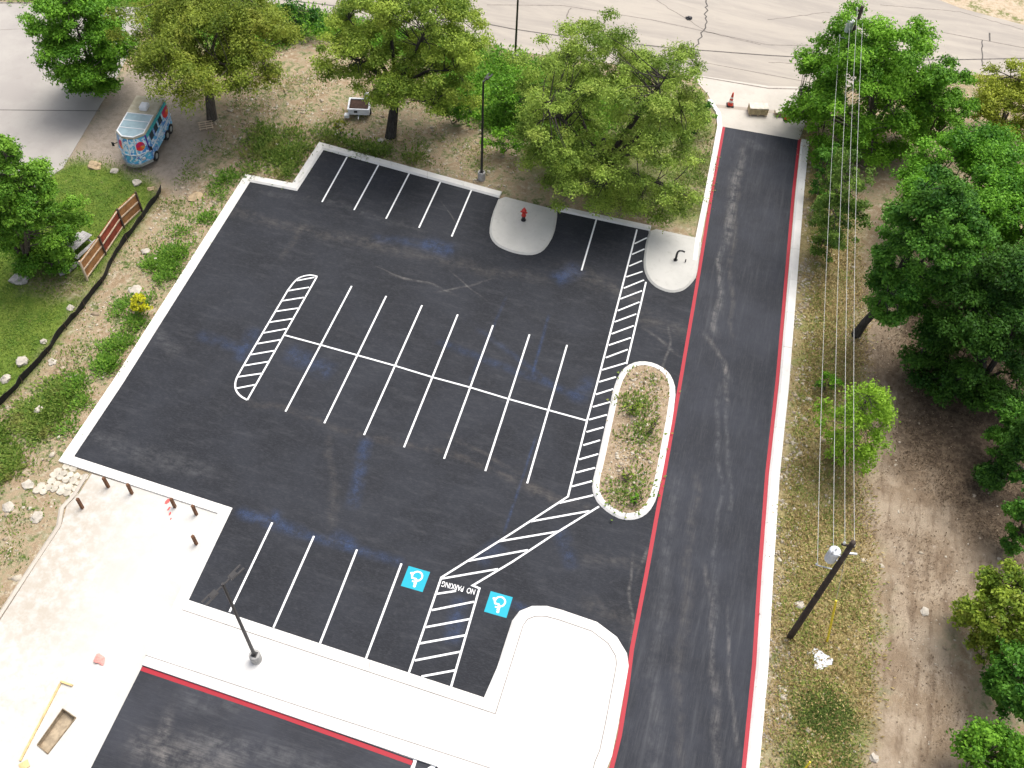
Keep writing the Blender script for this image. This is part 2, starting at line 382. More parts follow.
lot_m = asphalt('lot_asphalt',
    [((366, 440), (353, 505), .45, .55), ((240, 512), (300, 532), .45, .6), ((276, 514), (271, 522), .35, .95), ((300, 533), (400, 562), .35, .45),
     ((335, 535), (352, 545), .5, .5), ((425, 243), (452, 252), .8, .6), ((375, 238), (440, 246), .5, .35), ((288, 352), (330, 372), .8, .4), ((255, 330), (240, 360), .6, .35),
     ((440, 342), (585, 398), .35, .35), ((556, 280), (578, 268), .8, .65), ((548, 318), (533, 372), .12, .6), ((535, 440), (505, 530), .1, .5), ((460, 600), (452, 640), .5, .55),
     ((560, 530), (572, 565), .5, .4), ((500, 545), (480, 560), .6, .35), ((590, 380), (575, 400), .6, .35), ((480, 330), (560, 390), .25, .3), ((200, 335), (245, 350), .5, .35),
     ((500, 600), (535, 612), .3, .45), ((505, 300), (470, 380), .12, .3)],
    [((205, 208), (370, 243), .6, .42, T), ((370, 243), (540, 280), .7, .4, T), ((300, 225), (285, 255), .3, .42, T), ((395, 275), (445, 292), .12, .42, K), ((440, 292), (490, 280), .1, .42, K),
     ((445, 205), (460, 222), .06, .42, K), ((455, 275), (480, 293), .08, .42, K), ((380, 268), (420, 283), .07, .4, K),
     ((640, 318), (690, 330), 1.0, .42, T), ((648, 335), (672, 352), .15, .45, K), ((670, 330), (655, 420), .12, .42, K), ((665, 500), (640, 570), .12, .45, K), ((632, 560), (628, 640), .1, .45, K), ((590, 600), (625, 625), .7, .42, T),
     ((590, 560), (640, 565), .4, .4, T), ((560, 270), (640, 300), .9, .5, T), ((250, 400), (560, 492), .3, .45, (.11, .095, .08)), ((150, 330), (175, 350), .6, .5, G),
     ((330, 440), (335, 520), .35, .35, T), ((100, 440), (210, 470), .8, .4, G), ((520, 480), (590, 505), .4, .4, T), ((445, 440), (520, 470), .25, .4, T), ((270, 190), (420, 228), .35, .35, G)],
    stretch=(.26, 1.1, 1), dust=.42)
drive_m = asphalt('drive_asphalt',
    None,
    [((741, 150), (712, 330), .35, .55, G), ((735, 170), (728, 240), .5, .45, K), ((722, 255), (712, 325), .2, .42, K), ((705, 335), (725, 372), .22, .42, K), ((722, 365), (728, 400), .2, .42, K),
     ((719, 392), (712, 640), .2, .5, G), ((728, 400), (727, 520), .18, .5, G), ((705, 580), (715, 690), .2, .42, K), ((726, 620), (739, 750), .14, .42, K), ((720, 690), (718, 768), .25, .42, K), ((660, 600), (650, 768), .6, .35, G),
     ((672, 480), (664, 580), .4, .35, G), ((745, 140), (760, 150), .6, .4, G), ((690, 480), (680, 768), .35, .4, T), ((740, 150), (730, 330), .25, .45, T)],
    stretch=(1.5, .085, 1), dust=.62, base=(.0205, .0225, .0285))
lower_m = asphalt('lane_asphalt', None,
    [((140, 745), (230, 768), 1.2, .42, K), ((175, 710), (165, 768), .3, .5, K), ((190, 690), (240, 705), .8, .35, G), ((200, 740), (330, 775), .8, .5, G)], dust=.7, base=(.023, .0245, .030))
def structure(mb, name, m, **k): return tag(mb.build(name, m, **k), kind='structure')
parking = structure(MB().sheet(LOT, .0), 'parking_lot', lot_m)
drive = structure(MB().sheet(DRIVE, .005), 'driveway', drive_m)
lane = structure(MB().sheet(LOWER, .003), 'asphalt_lane', lower_m)

conc_new = concrete('new_concrete', (.62, .61, .585), (.49, .46, .41), .4, .92)
conc_kerb = concrete('kerb_concrete', (.72, .70, .66), (.45, .40, .33), .4, .90, 1.6)
conc_pad = concrete('pad_concrete', (.50, .49, .45), (.29, .27, .235), .45, .9, 1.3)
conc_apron = concrete('apron_concrete', (.52, .48, .42), (.37, .32, .26), .55, .88, 1.4)
# slab: stained with tan mud on its low side
m = NM('slab_concrete'); n1 = m.noise(.3, 6, .65, None, .4); n2 = m.noise(1.6, 6, .7); n3 = m.noise(25, 3, .6)
edge = m.seg(at(88, 485), at(20, 640), 3.4, 3.0); edge2 = m.seg(at(-20, 690), at(60, 700), 2.6, 3.0)
c = m.mix(m.ramp(n1, .4, .7), (.545, .535, .50), (.485, .47, .43))
c = m.mix(m.math('MULTIPLY', edge, m.ramp(n2, .30, .64, .05, .8)), c, (.39, .335, .26))
c = m.mix(m.math('MULTIPLY', edge2, m.ramp(n2, .45, .68, 0, .5)), c, (.43, .375, .30))
c = m.mix(m.ramp(n2, .54, .75, 0, .5), c, (.455, .425, .38)); c = m.mix(m.ramp(n3, .5, .75, 0, .35), c, (.37, .34, .29))
m.bump(n3, .15, .01); conc_slab = m.fin(c, .9, .2)
# old grey paving and the public road
m = NM('old_paving'); n1 = m.noise(.25, 5, .6); n2 = m.noise(1.8, 6, .7, None, .5); n3 = m.noise(20, 4, .7)
c = m.mix(m.ramp(n1, .35, .65), (.385, .36, .325), (.33, .305, .28)); c = m.mix(m.ramp(n2, .55, .75, 0, .4), c, (.28, .255, .23)); c = m.mix(m.ramp(n3, .5, .75, 0, .3), c, (.26, .24, .22))
m.bump(n3, .2, .01); old_m = m.fin(c, .92, .2)
m = NM('road_concrete'); sv = m.mapping(m.pos(), rot=(0, 0, math.radians(-10)), sc=(.09, .5, 1))
n1 = m.noise(.8, 6, .7, sv, .4); n2 = m.noise(1.2, 6, .7); n3 = m.noise(20, 4, .7)
c = m.mix(m.ramp(n1, .35, .68), (.40, .36, .305), (.31, .28, .245)); c = m.mix(m.ramp(n2, .55, .75, 0, .35), c, (.47, .41, .33)); c = m.mix(m.ramp(n3, .5, .75, 0, .25), c, (.27, .245, .22))
m.bump(n3, .2, .01); road_m = m.fin(c, .92, .2)

joint_m = plain('joint_filler', (.10, .09, .08), .9, .3, 3); soil_joint = plain('worn_joint', (.20, .175, .15), .9, .3, 3)
walk = structure(MB().prism(WALK, -.4, .122), 'sidewalk', conc_new)
for ln_ in (LOT_IN[8:-2] + WALK_EDGE,): MB().stripe(offset(ln_, -.69), .04, .1255).build('joint_line', soil_joint, walk)
# slab with the open drain pit left out
PIT = ats([(63, 709), (76, 718), (48, 754), (37.5, 745)], .03)
mb = MB(); P = [Vector((p.x, p.y, 0)) for p in SLAB]; H = [Vector((p.x, p.y, 0)) for p in PIT]; allv = P + H
fs = []
for a, b, c_ in tessellate_polygon([P, H]):
    if (allv[b] - allv[a]).cross(allv[c_] - allv[a]).z < 0: b, c_ = c_, b
    fs.append((a, b, c_))
mb.add([Vector((v.x, v.y, .03)) for v in allv], fs)
n = len(P); mb.add([Vector((v.x, v.y, .03)) for v in P] + [Vector((v.x, v.y, -.4)) for v in P], [(i, (i + 1) % n, (i + 1) % n + n, i + n) for i in range(n)])
slab = structure(mb, 'concrete_slab', conc_slab)
mb = MB(); mb.add([Vector((v.x, v.y, .03)) for v in H] + [Vector((v.x, v.y, -.3)) for v in H], [(i, (i + 1) % 4, (i + 1) % 4 + 4, i + 4) for i in range(4)] + [(4, 5, 6, 7)])
pit = structure(mb, 'drain_pit', plain('pit_concrete', (.36, .29, .20), .9, .25, 4))
apron = structure(MB().prism(APRON, -.4, .02), 'driveway_apron', conc_apron)
road = structure(MB().prism(ROAD, -.4, .012), 'road', road_m)
oldp = structure(MB().prism(OLDPAVE, -.4, .01), 'old_pavement', old_m)
def joint(parent, pts, w, z, mm, jag=0.0, name='joint_line'):
    q = resample(ats(pts), .5 if jag else 3)
    if jag: q = [p + Vector((random.gauss(0, jag), random.gauss(0, jag), 0)) for p in q]
    return MB().stripe(q, w, z, 0).build(name, mm, parent)
J = joint
J(road, [(-150, -35), (200, -10), (487, 24), (512, 29), (560, 36), (670, 48), (768, 55.5), (795, 57), (870, 60), (948, 60), (1024, 58.5), (1250, 55)], .16, .016, joint_m)
J(road, [(487, 5), (562, 5.5), (652, 20), (707, 32), (768, 45), (860, 47)], .10, .016, soil_joint)
J(road, [(640, -10), (707, 32), (760, 45)], .09, .016, soil_joint, .05)
J(road, [(940, 32), (1024, 48), (1250, 85)], .12, .016, soil_joint)
J(road, [(707, -6), (706, 22), (700, 40), (693, 52), (693, 62)], .13, .017, joint_m, .09, 'road_crack')
J(road, [(982, 40), (982, 58), (982, 66)], .12, .017, joint_m, .03, 'road_crack')
J(road, [(989.5, 33), (989.5, 41)], .16, .017, joint_m, .02, 'road_crack')
J(road, [(570, 8), (566, 18)], .12, .017, soil_joint, .06, 'road_crack')
J(road, [(768, 20), (830, 12)], .08, .017, soil_joint, .05, 'road_crack')
J(road, [(768, 62), (880, 70)], .08, .017, soil_joint, .05, 'road_crack')
J(road, [(880, 5), (960, 12), (1024, 30)], .08, .017, soil_joint, .05, 'road_crack')
J(road, [(690, 60), (860, 92)], .08, .017, soil_joint)
J(apron, [(700, 77), (768, 88.5), (830, 90)], .14, .024, soil_joint)
J(apron, [(715, 106), (812, 116)], .45, .024, concrete('worn_apron', (.40, .35, .29), (.25, .21, .17), .6))
J(oldp, [(-260, 109), (0, 110), (100, 111)], .09, .014, joint_m)
J(oldp, [(-260, 45), (0, 30), (40, 28)], .05, .014, soil_joint)
J(oldp, [(30, 3), (-100, 3)], .25, .014, soil_joint)
J(walk, [(146, 656), (300, 707), (500, 772), (560, 795)], .035, .126, soil_joint)
for a, b in (((250, 640), (233, 690)), ((340, 671), (325, 722)), ((420, 697), (408, 752))): J(walk, [a, b], .02, .126, plain('score_line', (.46, .43, .38)))

def kerb(inner, width, z=.132, out=-1, mm=None, seg=3.0, bottom=-.42, closed=False):
    """cast kerb in lengths with open joints; inner is the paving side"""
    pts = list(inner)
    if closed: pts = pts + [pts[0]]
    a = [Vector((p[0], p[1], 0)) for p in pts]; b = offset(pts, width * out)
    mb = MB(); step = .22
    for i in range(len(a) - 1):
        L = max((a[i + 1] - a[i]).length, .01); k = max(1, int(L / seg))
        for j in range(k):
            t0, t1 = j / k, (j + 1) / k
            g = .012 / L if k > 1 else 0
            q = [a[i].lerp(a[i + 1], t0 + g * (j > 0)), a[i].lerp(a[i + 1], t1 - g * (j < k - 1)), b[i].lerp(b[i + 1], t1 - g * (j < k - 1)), b[i].lerp(b[i + 1], t0 + g * (j > 0))]
            # sloped face towards the paving
            s0, s1 = q[0].lerp(q[3], .14 / max(width, .3)), q[1].lerp(q[2], .14 / max(width, .3))
            up = lambda p, zz: Vector((p.x, p.y, zz))
            v = [up(q[0], bottom), up(q[1], bottom), up(q[2], bottom), up(q[3], bottom), up(q[0], .012), up(q[1], .012), up(s1, z), up(s0, z), up(q[2], z), up(q[3], z)]
            f = [(0, 1, 5, 4), (4, 5, 6, 7), (7, 6, 8, 9), (2, 3, 9, 8), (3, 0, 4, 7, 9), (1, 2, 8, 6, 5)]
            if out > 0: f = [tuple(reversed(x)) for x in f]
            mb.add(v, f)
    return structure(mb, 'kerb', mm or conc_kerb)
kerb(LOT_IN[:-2] + WALK_EDGE, .66)
kerb(ats([(650, 231), (556, 211)]), .5)
kerb(ats([(712, 100), (721, 113), (722.5, 127), (711, 190), (701, 240), (698.5, 262)]), .46, z=.137)
kerb(ats([(801, 140), (795.5, 192), (779, 384), (769, 474), (761.5, 576), (756.3, 663.5), (746, 768), (739, 850), (732, 930)]), .66, out=1)
kerb(ats([(84, 474), (72, 494), (59, 508), (56, 526), (24, 574), (-7, 621), (-66, 705), (-176, 850)]), .32, z=.11, out=1, mm=concrete('weathered_kerb', (.50, .45, .38), (.33, .28, .2), .5))
kerb(ats([(413.5, 759.5), (277, 711), (142.5, 665)]), .45, out=-1)
def pad(P, mm, name, zt):
    closed = P + [P[0]]
    area = sum(P[i].x * P[(i + 1) % len(P)].y - P[(i + 1) % len(P)].x * P[i].y for i in range(len(P)))
    o = 1 if area > 0 else -1
    kerb(smooth_closed(P), .42, out=o, closed=True, mm=mm if name == 'concrete_pad' else None)
    inner = offset(smooth_closed(P) + [smooth_closed(P)[0]], .3 * o)[:-1]
    return structure(MB().prism(inner, -.4, zt), name, mm)
def smooth_closed(P):
    Q = []
    for i, p in enumerate(P):
        a, b = P[i - 1], P[(i + 1) % len(P)]
        if (p - a).length < 3 and (b - p).length < 3 or True:
            Q += [p + (a - p) * min(.25, .45 / (a - p).length), p + (b - p) * min(.25, .45 / (b - p).length)]
    return [Vector((q.x, q.y, 0)) for q in Q]
pad(PAD1, conc_pad, 'concrete_pad', .126); pad(PAD2, conc_pad, 'concrete_pad', .126)
isl = NM('island_soil'); q1 = isl.noise(3, 6, .7); q2 = isl.noise(14, 4, .7)
cc = isl.mix(isl.ramp(q1, .4, .65), (.30, .225, .15), (.42, .335, .235)); cc = isl.mix(isl.ramp(q2, .5, .68, 0, .7), cc, (.13, .10, .06)); isl.bump(q2, .6, .05)
pad(ISLAND, isl.fin(cc, .95, .1), 'planted_island', .10)

# ------------------------------------------------------------------ painted markings (parts of the paving)
def paint(name, c, wear=.25, under=(.05, .05, .052)):
    m = NM(name); nz = m.noise(7, 6, .75); c2 = m.mix(m.math('MULTIPLY', m.ramp(nz, .58, .75), wear), c, under); return m.fin(c2, .6, .35)
white_p = paint('white_paint', (.78, .78, .77), .75); red_p = paint('red_paint', (.33, .014, .026), .35); cyan_p = paint('cyan_paint', (.0, .33, .43), .2)
LW = .12
def line(pts, w=LW, z=.0045, name='stall_line', mm=None, parent=None): return MB().stripe(ats(pts), w, z).build(name, mm or white_p, parent or parking)
for s_, e_ in [((347, 157), (322, 202)), ((378.5, 165), (354, 210)), ((409.7, 172.5), (386, 218.7)), ((441, 180.5), (419, 227.7)), ((472.3, 188), (451.7, 236.5)), ((596.5, 219), (581.5, 270.5)),
               ((272.3, 522.5), (229.5, 612)), ((314, 536), (273.5, 627.5)), ((357, 549.5), (320, 643.5)), ((401.5, 563.5), (366, 658.5)),
               ((351.7, 286), (285.5, 411.5)), ((386.2, 296), (324.3, 423.2)), ((422, 305.3), (364, 435)), ((457.7, 314.5), (404, 447.3)), ((493, 325.2), (444, 458.8)), ((529.5, 334.5), (485.3, 471)), ((567, 345), (527.2, 483.3))]:
    line([s_, e_])
line([(285.3, 335.3), (321, 345), (357.7, 355.3), (394.7, 365.7), (431.7, 377), (470.5, 387.5), (508.5, 399), (548, 410), (587, 420.7)], z=.0085, name='cross_line')
def hatch(outl, rungs, name='hatched_marking'):
    mb = MB()
    for k, o in enumerate(outl): mb.stripe(o if isinstance(o[0], Vector) else ats(o), LW, .0050)
    for k, (a, b) in enumerate(rungs): mb.stripe(ats([a, b]), LW, .0090)
    return mb.build(name, white_p, parking)
c8 = lambda x, y: (225 + x / 5.486, 265 + y / 5.486)
sm = smooth_poly(ats([(317.5, 276.5), (311, 274.8), (303, 276), (296, 279.5), (288, 290)]), 2) 
sm2 = smooth_poly(ats([(288, 290), (239, 373), (235, 382), (235.5, 390), (240, 396), (247.3, 400)]), 2)
r1 = [((395, 86), (490, 68)), ((345, 142), (462, 122)), ((312, 197), (432, 178)), ((283, 254), (400, 237)), ((247, 314), (368, 295)), ((212, 373), (337, 350)), ((178, 432), (305, 410)), ((143, 492), (270, 470)), ((107, 552), (240, 530)), ((70, 614), (200, 595)), ((62, 677), (165, 657))]
hatch([[(317, 276.5), (247.3, 400)], sm, sm2], [(c8(*a), c8(*b)) for a, b in r1])
c7 = lambda x, y: (512 + x / 4, 192 + y / 4)
c3 = lambda x, y: (512 + x / 4, 384 + y / 4)
c2 = lambda x, y: (256 + x / 4, 576 + y / 4)
rungs = [((490, 207), (540, 183)), ((480, 250), (530, 228)), ((468, 297), (520, 275)), ((457, 340), (522, 318)), ((447, 385), (528, 352)), ((433, 428), (520, 395)), ((423, 475), (510, 440)), ((410, 520), (497, 488)), ((398, 568), (487, 535)), ((387, 613), (475, 583)), ((375, 663), (463, 630)), ((360, 712), (458, 683)), ((348, 760), (415, 740))]
rungs = [(c7(*a), c7(*b)) for a, b in rungs]
rungs += [(c3(*a), c3(*b)) for a, b in [((335, 42), (405, 20)), ((323, 92), (392, 72)), ((308, 143), (380, 123)), ((298, 192), (366, 173)), ((285, 245), (352, 225)), ((268, 302), (345, 280)), ((255, 355), (332, 335)), ((240, 410), (322, 388)), ((190, 476), (325, 445)), ((75, 550), (310, 508))]]
rungs += [((498.5, 541.5), (558, 531.5)), ((468, 561), (528, 550)), ((441.5, 578.7), (498, 569))]
rungs += [(c2(*a), c2(*b)) for a, b in [((720, 72), (800, 60)), ((703, 137), (872, 103)), ((678, 205), (857, 172)), ((655, 270), (838, 237)), ((635, 338), (817, 303)), ((662, 402), (798, 377))]]
hatch([[(637, 229.5), (617, 307), (597, 384), (587, 420.7), (568, 496.5), (512, 533), (441.3, 577.5), (409, 672.5)], [(646, 282), (626.5, 364)], [(599, 506.5), (556, 533), (512, 562), (472.7, 585.5), (479.5, 588.3), (451, 687)]], rungs, 'hatched_walkway')
def red(pts, w=.24, z=.010, parent=drive, off=0.0):
    p = [Vector((q[0], q[1], 0)) for q in pts]
    return MB().stripe(offset(p, off) if off else p, w, z).build('red_kerb_line', red_p, parent)
red(RED_L); red(RED_R)
red(ats([(142.5, 666.5), (277, 712), (413.5, 761)]), .24, .008, lane, -.12)
line([(415.5, 759), (412, 770), (402, 800)], .2, .008, parent=lane); line([(437, 764), (425, 772), (412, 790)], .2, .0075, parent=lane)
# the two blue wheelchair squares, seen upside-down from this side
def access(P):
    P = ats(P); c = sum(P, Vector()) / 4; ux = (P[1] - P[0] + P[2] - P[3]).normalized(); uy = Vector((-ux.y, ux.x, 0)); hs = .67
    sq = [c + ux * sx * hs + uy * sy * hs for sx, sy in ((-1, -1), (1, -1), (1, 1), (-1, 1))]
    s = MB().sheet(sq, .0045).build('accessible_symbol', cyan_p, parking); s['label'] = 'cyan square with white wheelchair figure painted on asphalt'
    T_ = lambda x, y: c - ux * x * .64 - uy * y * .64
    mb = MB()
    def st(pts, w, z): mb.stripe([T_(*p) for p in pts], w, z)
    arc = [(-.06 + .46 * math.cos(t), -.30 + .46 * math.sin(t)) for t in np.linspace(math.radians(105), math.radians(370), 22)]
    st(arc, .10, .0085)
    mb.sheet([T_(-.14 + .13 * math.cos(t), .70 + .13 * math.sin(t)) for t in np.linspace(0, 2 * math.pi, 18)[:-1]], .0085)
    st([(-.12, .56), (-.10, .02)], .17, .0105); st([(-.10, .30), (.24, .30)], .09, .0095); st([(-.10, .0), (.32, .0), (.52, -.46), (.66, -.40)], .11, .0115)
    mb.build('wheelchair_figure', white_p, s)
access([(409, 566), (429.4, 571), (422.4, 593), (401.4, 586)]); access([(491, 591), (512, 596), (506, 619), (485, 612)])
def text_mesh(body, size, extrude=0.0):
    cu = bpy.data.curves.new('lettering', 'FONT'); cu.body = body; cu.size = size; cu.align_x = 'CENTER'; cu.align_y = 'CENTER'; cu.extrude = extrude; cu.offset = .004
    o = bpy.data.objects.new('lettering_source', cu); COL.objects.link(o)
    dg = bpy.context.evaluated_depsgraph_get(); me = bpy.data.meshes.new_from_object(o.evaluated_get(dg))
    bpy.data.objects.remove(o); me.materials.clear(); return me
me = text_mesh('NO  PARKING', .52)
a_, b_ = at(475.5, 590.5), at(442.5, 582)
xs = [v.co.x for v in me.vertices]; sc = (a_ - b_).length / (max(xs) - min(xs))
tx = link('no_parking_lettering', me, white_p, parking); d_ = b_ - a_
tx.location = (a_ + b_) / 2 + Vector((0, -.1, .0135)); tx.rotation_euler = (0, 0, math.atan2(d_.y, d_.x)); tx.scale = (sc, .95, 1)
# red spray marks on the slab
rs = paint('red_spray', (.75, .10, .09), .5, (.6, .5, .42))
mb = MB()
for (px, py, w, h) in [(167.5, 502, .26, .5), (169, 509, .16, .35), (170, 514, .15, .3), (171, 519, .12, .2)]:
    c_ = at(px, py); mb.sheet([c_ + Vector((w / 2 * math.cos(t) * random.uniform(.6, 1.1), h / 2 * math.sin(t) * random.uniform(.6, 1.1), 0)) for t in np.linspace(0, 2 * math.pi, 12)[:-1]], .0345)
mb.build('spray_mark', rs, slab)

# ------------------------------------------------------------------ scattered cover: weeds, grass, stones
def scatter(name, P, size, mats, nleaf=5, spread=.12, h=.12, lab=None, seed=1, elong=.5, kind='stuff', parent=None):
    """low leafy tufts; P is an (n,3) array of tuft centres, size (n,)"""
    g = np.random.default_rng(seed); n = len(P); k = nleaf
    c = np.repeat(P, k, 0); s = np.repeat(size, k)
    ang = g.random(n * k) * 2 * np.pi; tilt = g.uniform(.15, 1.2, n * k)
    d = np.stack([np.cos(ang) * np.cos(tilt), np.sin(ang) * np.cos(tilt), np.sin(tilt)], -1)
    side = np.stack([-np.sin(ang), np.cos(ang), np.zeros(n * k)], -1)
    b = c + np.stack([np.cos(ang) * spread * s * g.random(n * k), np.sin(ang) * spread * s * g.random(n * k), g.random(n * k) * h * .4 * s], -1)
    L = (s * h * g.uniform(.7, 1.5, n * k))[:, None]; w = L * elong * .5
    v = np.stack([b, b + d * L * .5 + side * w, b + d * L, b + d * L * .5 - side * w], 1).reshape(-1, 3)
    q = np.arange(n * k * 4).reshape(-1, 4); me = np_mesh(name, v, q)
    attr(me, 'tint', np.repeat(np.repeat(g.random(n), k) * .6 + g.random(n * k) * .4, 4))
    o = link(name, me, mats, parent)
    if kind: tag(o, kind=kind)
    if lab: tag(o, lab)
    return o
def leaf_mat(name, dark, lite, odd=None, odd_amt=0.0, trans=.30, gain=1.0):
    m = NM(name); t = m.n('Attribute', attribute_name='tint').outputs['Fac']
    c = m.mix(m.ramp(t, .1, .9), dark, lite)
    if odd: c = m.mix(m.math('MULTIPLY', m.ramp(m.noise(.55, 3, .6), .5, .68), odd_amt), c, odd)
    sc_ = m.n('Mix', {0: 1.0}, data_type='RGBA', blend_type='MULTIPLY'); m.set(sc_.inputs[6], c); m.set(sc_.inputs[7], (gain, gain, gain)); sc_.clamp_result = False; c = sc_.outputs[2]
    m.fin(c, .55, .2)
    tr = m.n('BsdfTranslucent', {'Color': c}); mx = m.n('MixShader', {0: trans, 1: m.b.outputs[0], 2: tr.outputs[0]})
    m.t.links.new(mx.outputs[0], m.out.inputs[0]); return m.m
weed_m = leaf_mat('weed_leaf', (.07, .15, .016), (.24, .32, .06), (.28, .24, .08), .5)
grass_m = leaf_mat('grass_blade', (.08, .16, .018), (.23, .31, .045))
dry_m = leaf_mat('dry_blade', (.21, .155, .055), (.56, .44, .20))
SLOPE = ats([(175, 185), (215, 120), (240, 90), (300, 70), (480, 120), (560, 150), (500, 193), (318, 143), (289, 186), (246, 176), (57, 460), (60, 500), (0, 610), (-200, 780), (-350, 760), (0, 415), (60, 345), (104, 280), (140, 228)])
def sample(poly, n, seed, thr=None, nsc=.5, gap=.35):
    g = np.random.default_rng(seed); xs = [p[0] for p in poly]; ys = [p[1] for p in poly]
    x = g.uniform(min(xs), max(xs), n); y = g.uniform(min(ys), max(ys), n); k = in_poly(x, y, poly)
    for P in PAVED: k &= sdist(x, y, P) < -gap
    if thr is not None: k &= (.5 * fbm(x + 400, y + 400, nsc, seed, 3) + .5 * fbm(x + 90, y + 90, nsc * 3.2, seed + 1, 2)) > thr
    x, y = x[k], y[k]; return np.stack([x, y, -.03 + relief(x, y) * np.clip(1, 0, 1)], -1)
def sized(P, lo, hi, seed=2): return np.random.default_rng(seed).uniform(lo, hi, len(P))
P1 = sample(SLOPE, 52000, 11, .575, .55)
scatter('weeds', P1, sized(P1, .25, 1.0), weed_m, 6, 1.1, .17, seed=3)
BAND = ats([(238, 195), (252, 180), (230, 170), (150, 260), (60, 400), (70, 450)])
P1 = sample(BAND, 22000, 12, .555, .5)
scatter('weeds', P1, sized(P1, .3, 1.0), leaf_mat('roadside_weed', (.06, .16, .014), (.20, .36, .04)), 7, 1.1, .2, seed=4)
LB = ats([(-10, 430), (60, 375), (75, 395), (30, 460), (-20, 500)]); P1 = sample(LB, 5000, 14, .55, .5)
scatter('weeds', P1, sized(P1, .4, 1.1), weed_m, 7, 1.1, .2, seed=6)
RB = ats([(806, 120), (815, 260), (795, 420), (775, 620), (760, 930), (880, 930), (862, 768), (878, 640), (862, 480), (865, 300), (850, 200)])
P1 = sample(RB, 30000, 15, .45, .9, .2)
scatter('dry_grass', P1, sized(P1, .5, 1.4), dry_m, 5, .9, .15, seed=7, elong=.35)
P1 = sample(RB, 20000, 17, .50, .5, .2)
scatter('grass', P1, sized(P1, .5, 1.3), leaf_mat('olive_blade', (.12, .17, .03), (.33, .40, .08)), 5, .9, .14, seed=8, elong=.35)
P1 = sample(GREENR, 9000, 18, .45, .3, .2); scatter('grass', P1, sized(P1, .6, 1.3), leaf_mat('green_blade', (.06, .10, .02), (.16, .22, .05)), 5, .9, .14, seed=9, elong=.35)
P1 = sample(TRACK, 14000, 19, .56, .4); scatter('leaf_litter', P1, sized(P1, .4, 1.0), leaf_mat('fallen_leaf', (.12, .08, .045), (.36, .28, .19)), 4, 1.6, .13, seed=10)
P1 = sample(LITTER_SHADE, 16000, 20, .45, .4); scatter('leaf_litter', P1, sized(P1, .4, 1.1), leaf_mat('brown_leaf', (.07, .05, .03), (.22, .16, .10)), 4, 1.6, .14, seed=11)
P1 = sample(LAWN, 30000, 21, .40, .5, .25); scatter('grass', P1, sized(P1, .5, 1.2), grass_m, 5, 1.0, .13, seed=12, elong=.35)
P1 = sample(VERGE, 22000, 22, .38, .4, .2); scatter('grass', P1, sized(P1, .7, 1.8), leaf_mat('verge_blade', (.07, .20, .012), (.20, .40, .035)), 6, 1.0, .17, seed=13)
KS = ats([(236, 172), (256, 128), (315, 128), (345, 140), (425, 158), (424, 172), (320, 141), (289, 186)]); P1 = sample(KS, 9000, 25, .50, .5, .32); scatter('weeds', P1, sized(P1, .4, 1.3), weed_m, 7, 1.1, .19, seed=17)
P1 = sample(VERGE2, 16000, 23, .50, .5, .3); scatter('weeds', P1, sized(P1, .3, 1.0), weed_m, 6, 1.1, .17, seed=16)
IS_IN = offset(ISLAND + [ISLAND[0]], -.85 if sum(ISLAND[i].x * ISLAND[(i + 1) % len(ISLAND)].y - ISLAND[(i + 1) % len(ISLAND)].x * ISLAND[i].y for i in range(len(ISLAND))) < 0 else .85)[:-1]
g = np.random.default_rng(31); x = g.uniform(19, 29, 9000); y = g.uniform(-9, 10, 9000); k = in_poly(x, y, IS_IN) 
x, y = x[k], y[k]; k2 = fbm(x + 100, y + 100, .9, 4, 3) > .64
scatter('weeds', np.stack([x[k2], y[k2], np.full(k2.sum(), .10)], -1), sized(x[k2], .6, 1.5), weed_m, 7, 1.0, .16, seed=14)
scatter('dry_grass', np.stack([x, y, np.full(len(x), .10)], -1)[::3], sized(x[::3], .5, 1.1), dry_m, 4, 1.0, .13, seed=15, elong=.4)

# stones
def stone_mesh(name, r, flat=.6, seed=0, rough=.25, sub=2):
    b = bmesh.new(); bmesh.ops.create_icosphere(b, subdivisions=sub, radius=1)
    for v in b.verts:
        nz = mnoise.noise(v.co * 1.3 + Vector((seed * 7.1, 0, 0))) + .5 * mnoise.noise(v.co * 3.1 + Vector((0, seed * 3.3, 0)))
        v.co *= 1 + rough * nz * 1.6; v.co.z = max(v.co.z, -.45) * flat; v.co *= r
    me = bpy.data.meshes.new(name); b.to_mesh(me); b.free(); return me
def gravel(name, P, size, mm, seed, flat=.6):
    b = bmesh.new(); bmesh.ops.create_icosphere(b, subdivisions=1, radius=1); tv = np.array([v.co[:] for v in b.verts]); tf = np.array([[v.index for v in f.verts] for f in b.faces]); b.free()
    g = np.random.default_rng(seed); n = len(P)
    v = tv[None] * (1 + .3 * g.standard_normal((n, len(tv), 1)) * .6) * np.array([1, 1, flat]) * (size[:, None, None] * g.uniform(.7, 1.3, (n, 1, 3)))
    v = v + P[:, None]; f = tf[None] + (np.arange(n) * len(tv))[:, None, None]
    me = np_mesh(name, v.reshape(-1, 3), f.reshape(-1, 3), 3); attr(me, 'tint', np.repeat(g.random(n), len(tv)))
    o = link(name, me, mm); tag(o, kind='stuff'); return o
sm_ = NM('limestone_chips'); t_ = sm_.n('Attribute', attribute_name='tint').outputs['Fac']
chips = sm_.fin(sm_.mix(t_, (.28, .22, .15), (.52, .47, .38)), .9, .2)
P1 = sample(SLOPE, 20000, 41, .48, .6); gravel('gravel', P1, np.random.default_rng(1).gamma(2, .025, len(P1)) + .02, chips, 1)
RE = ats([(806, 140), (800, 260), (780, 450), (765, 620), (750, 930), (775, 930), (795, 600), (806, 450), (822, 280)]); P1 = sample(RE, 14000, 42, .48, .5, .2); gravel('gravel', P1, np.random.default_rng(2).gamma(2, .022, len(P1)) + .02, chips, 2)
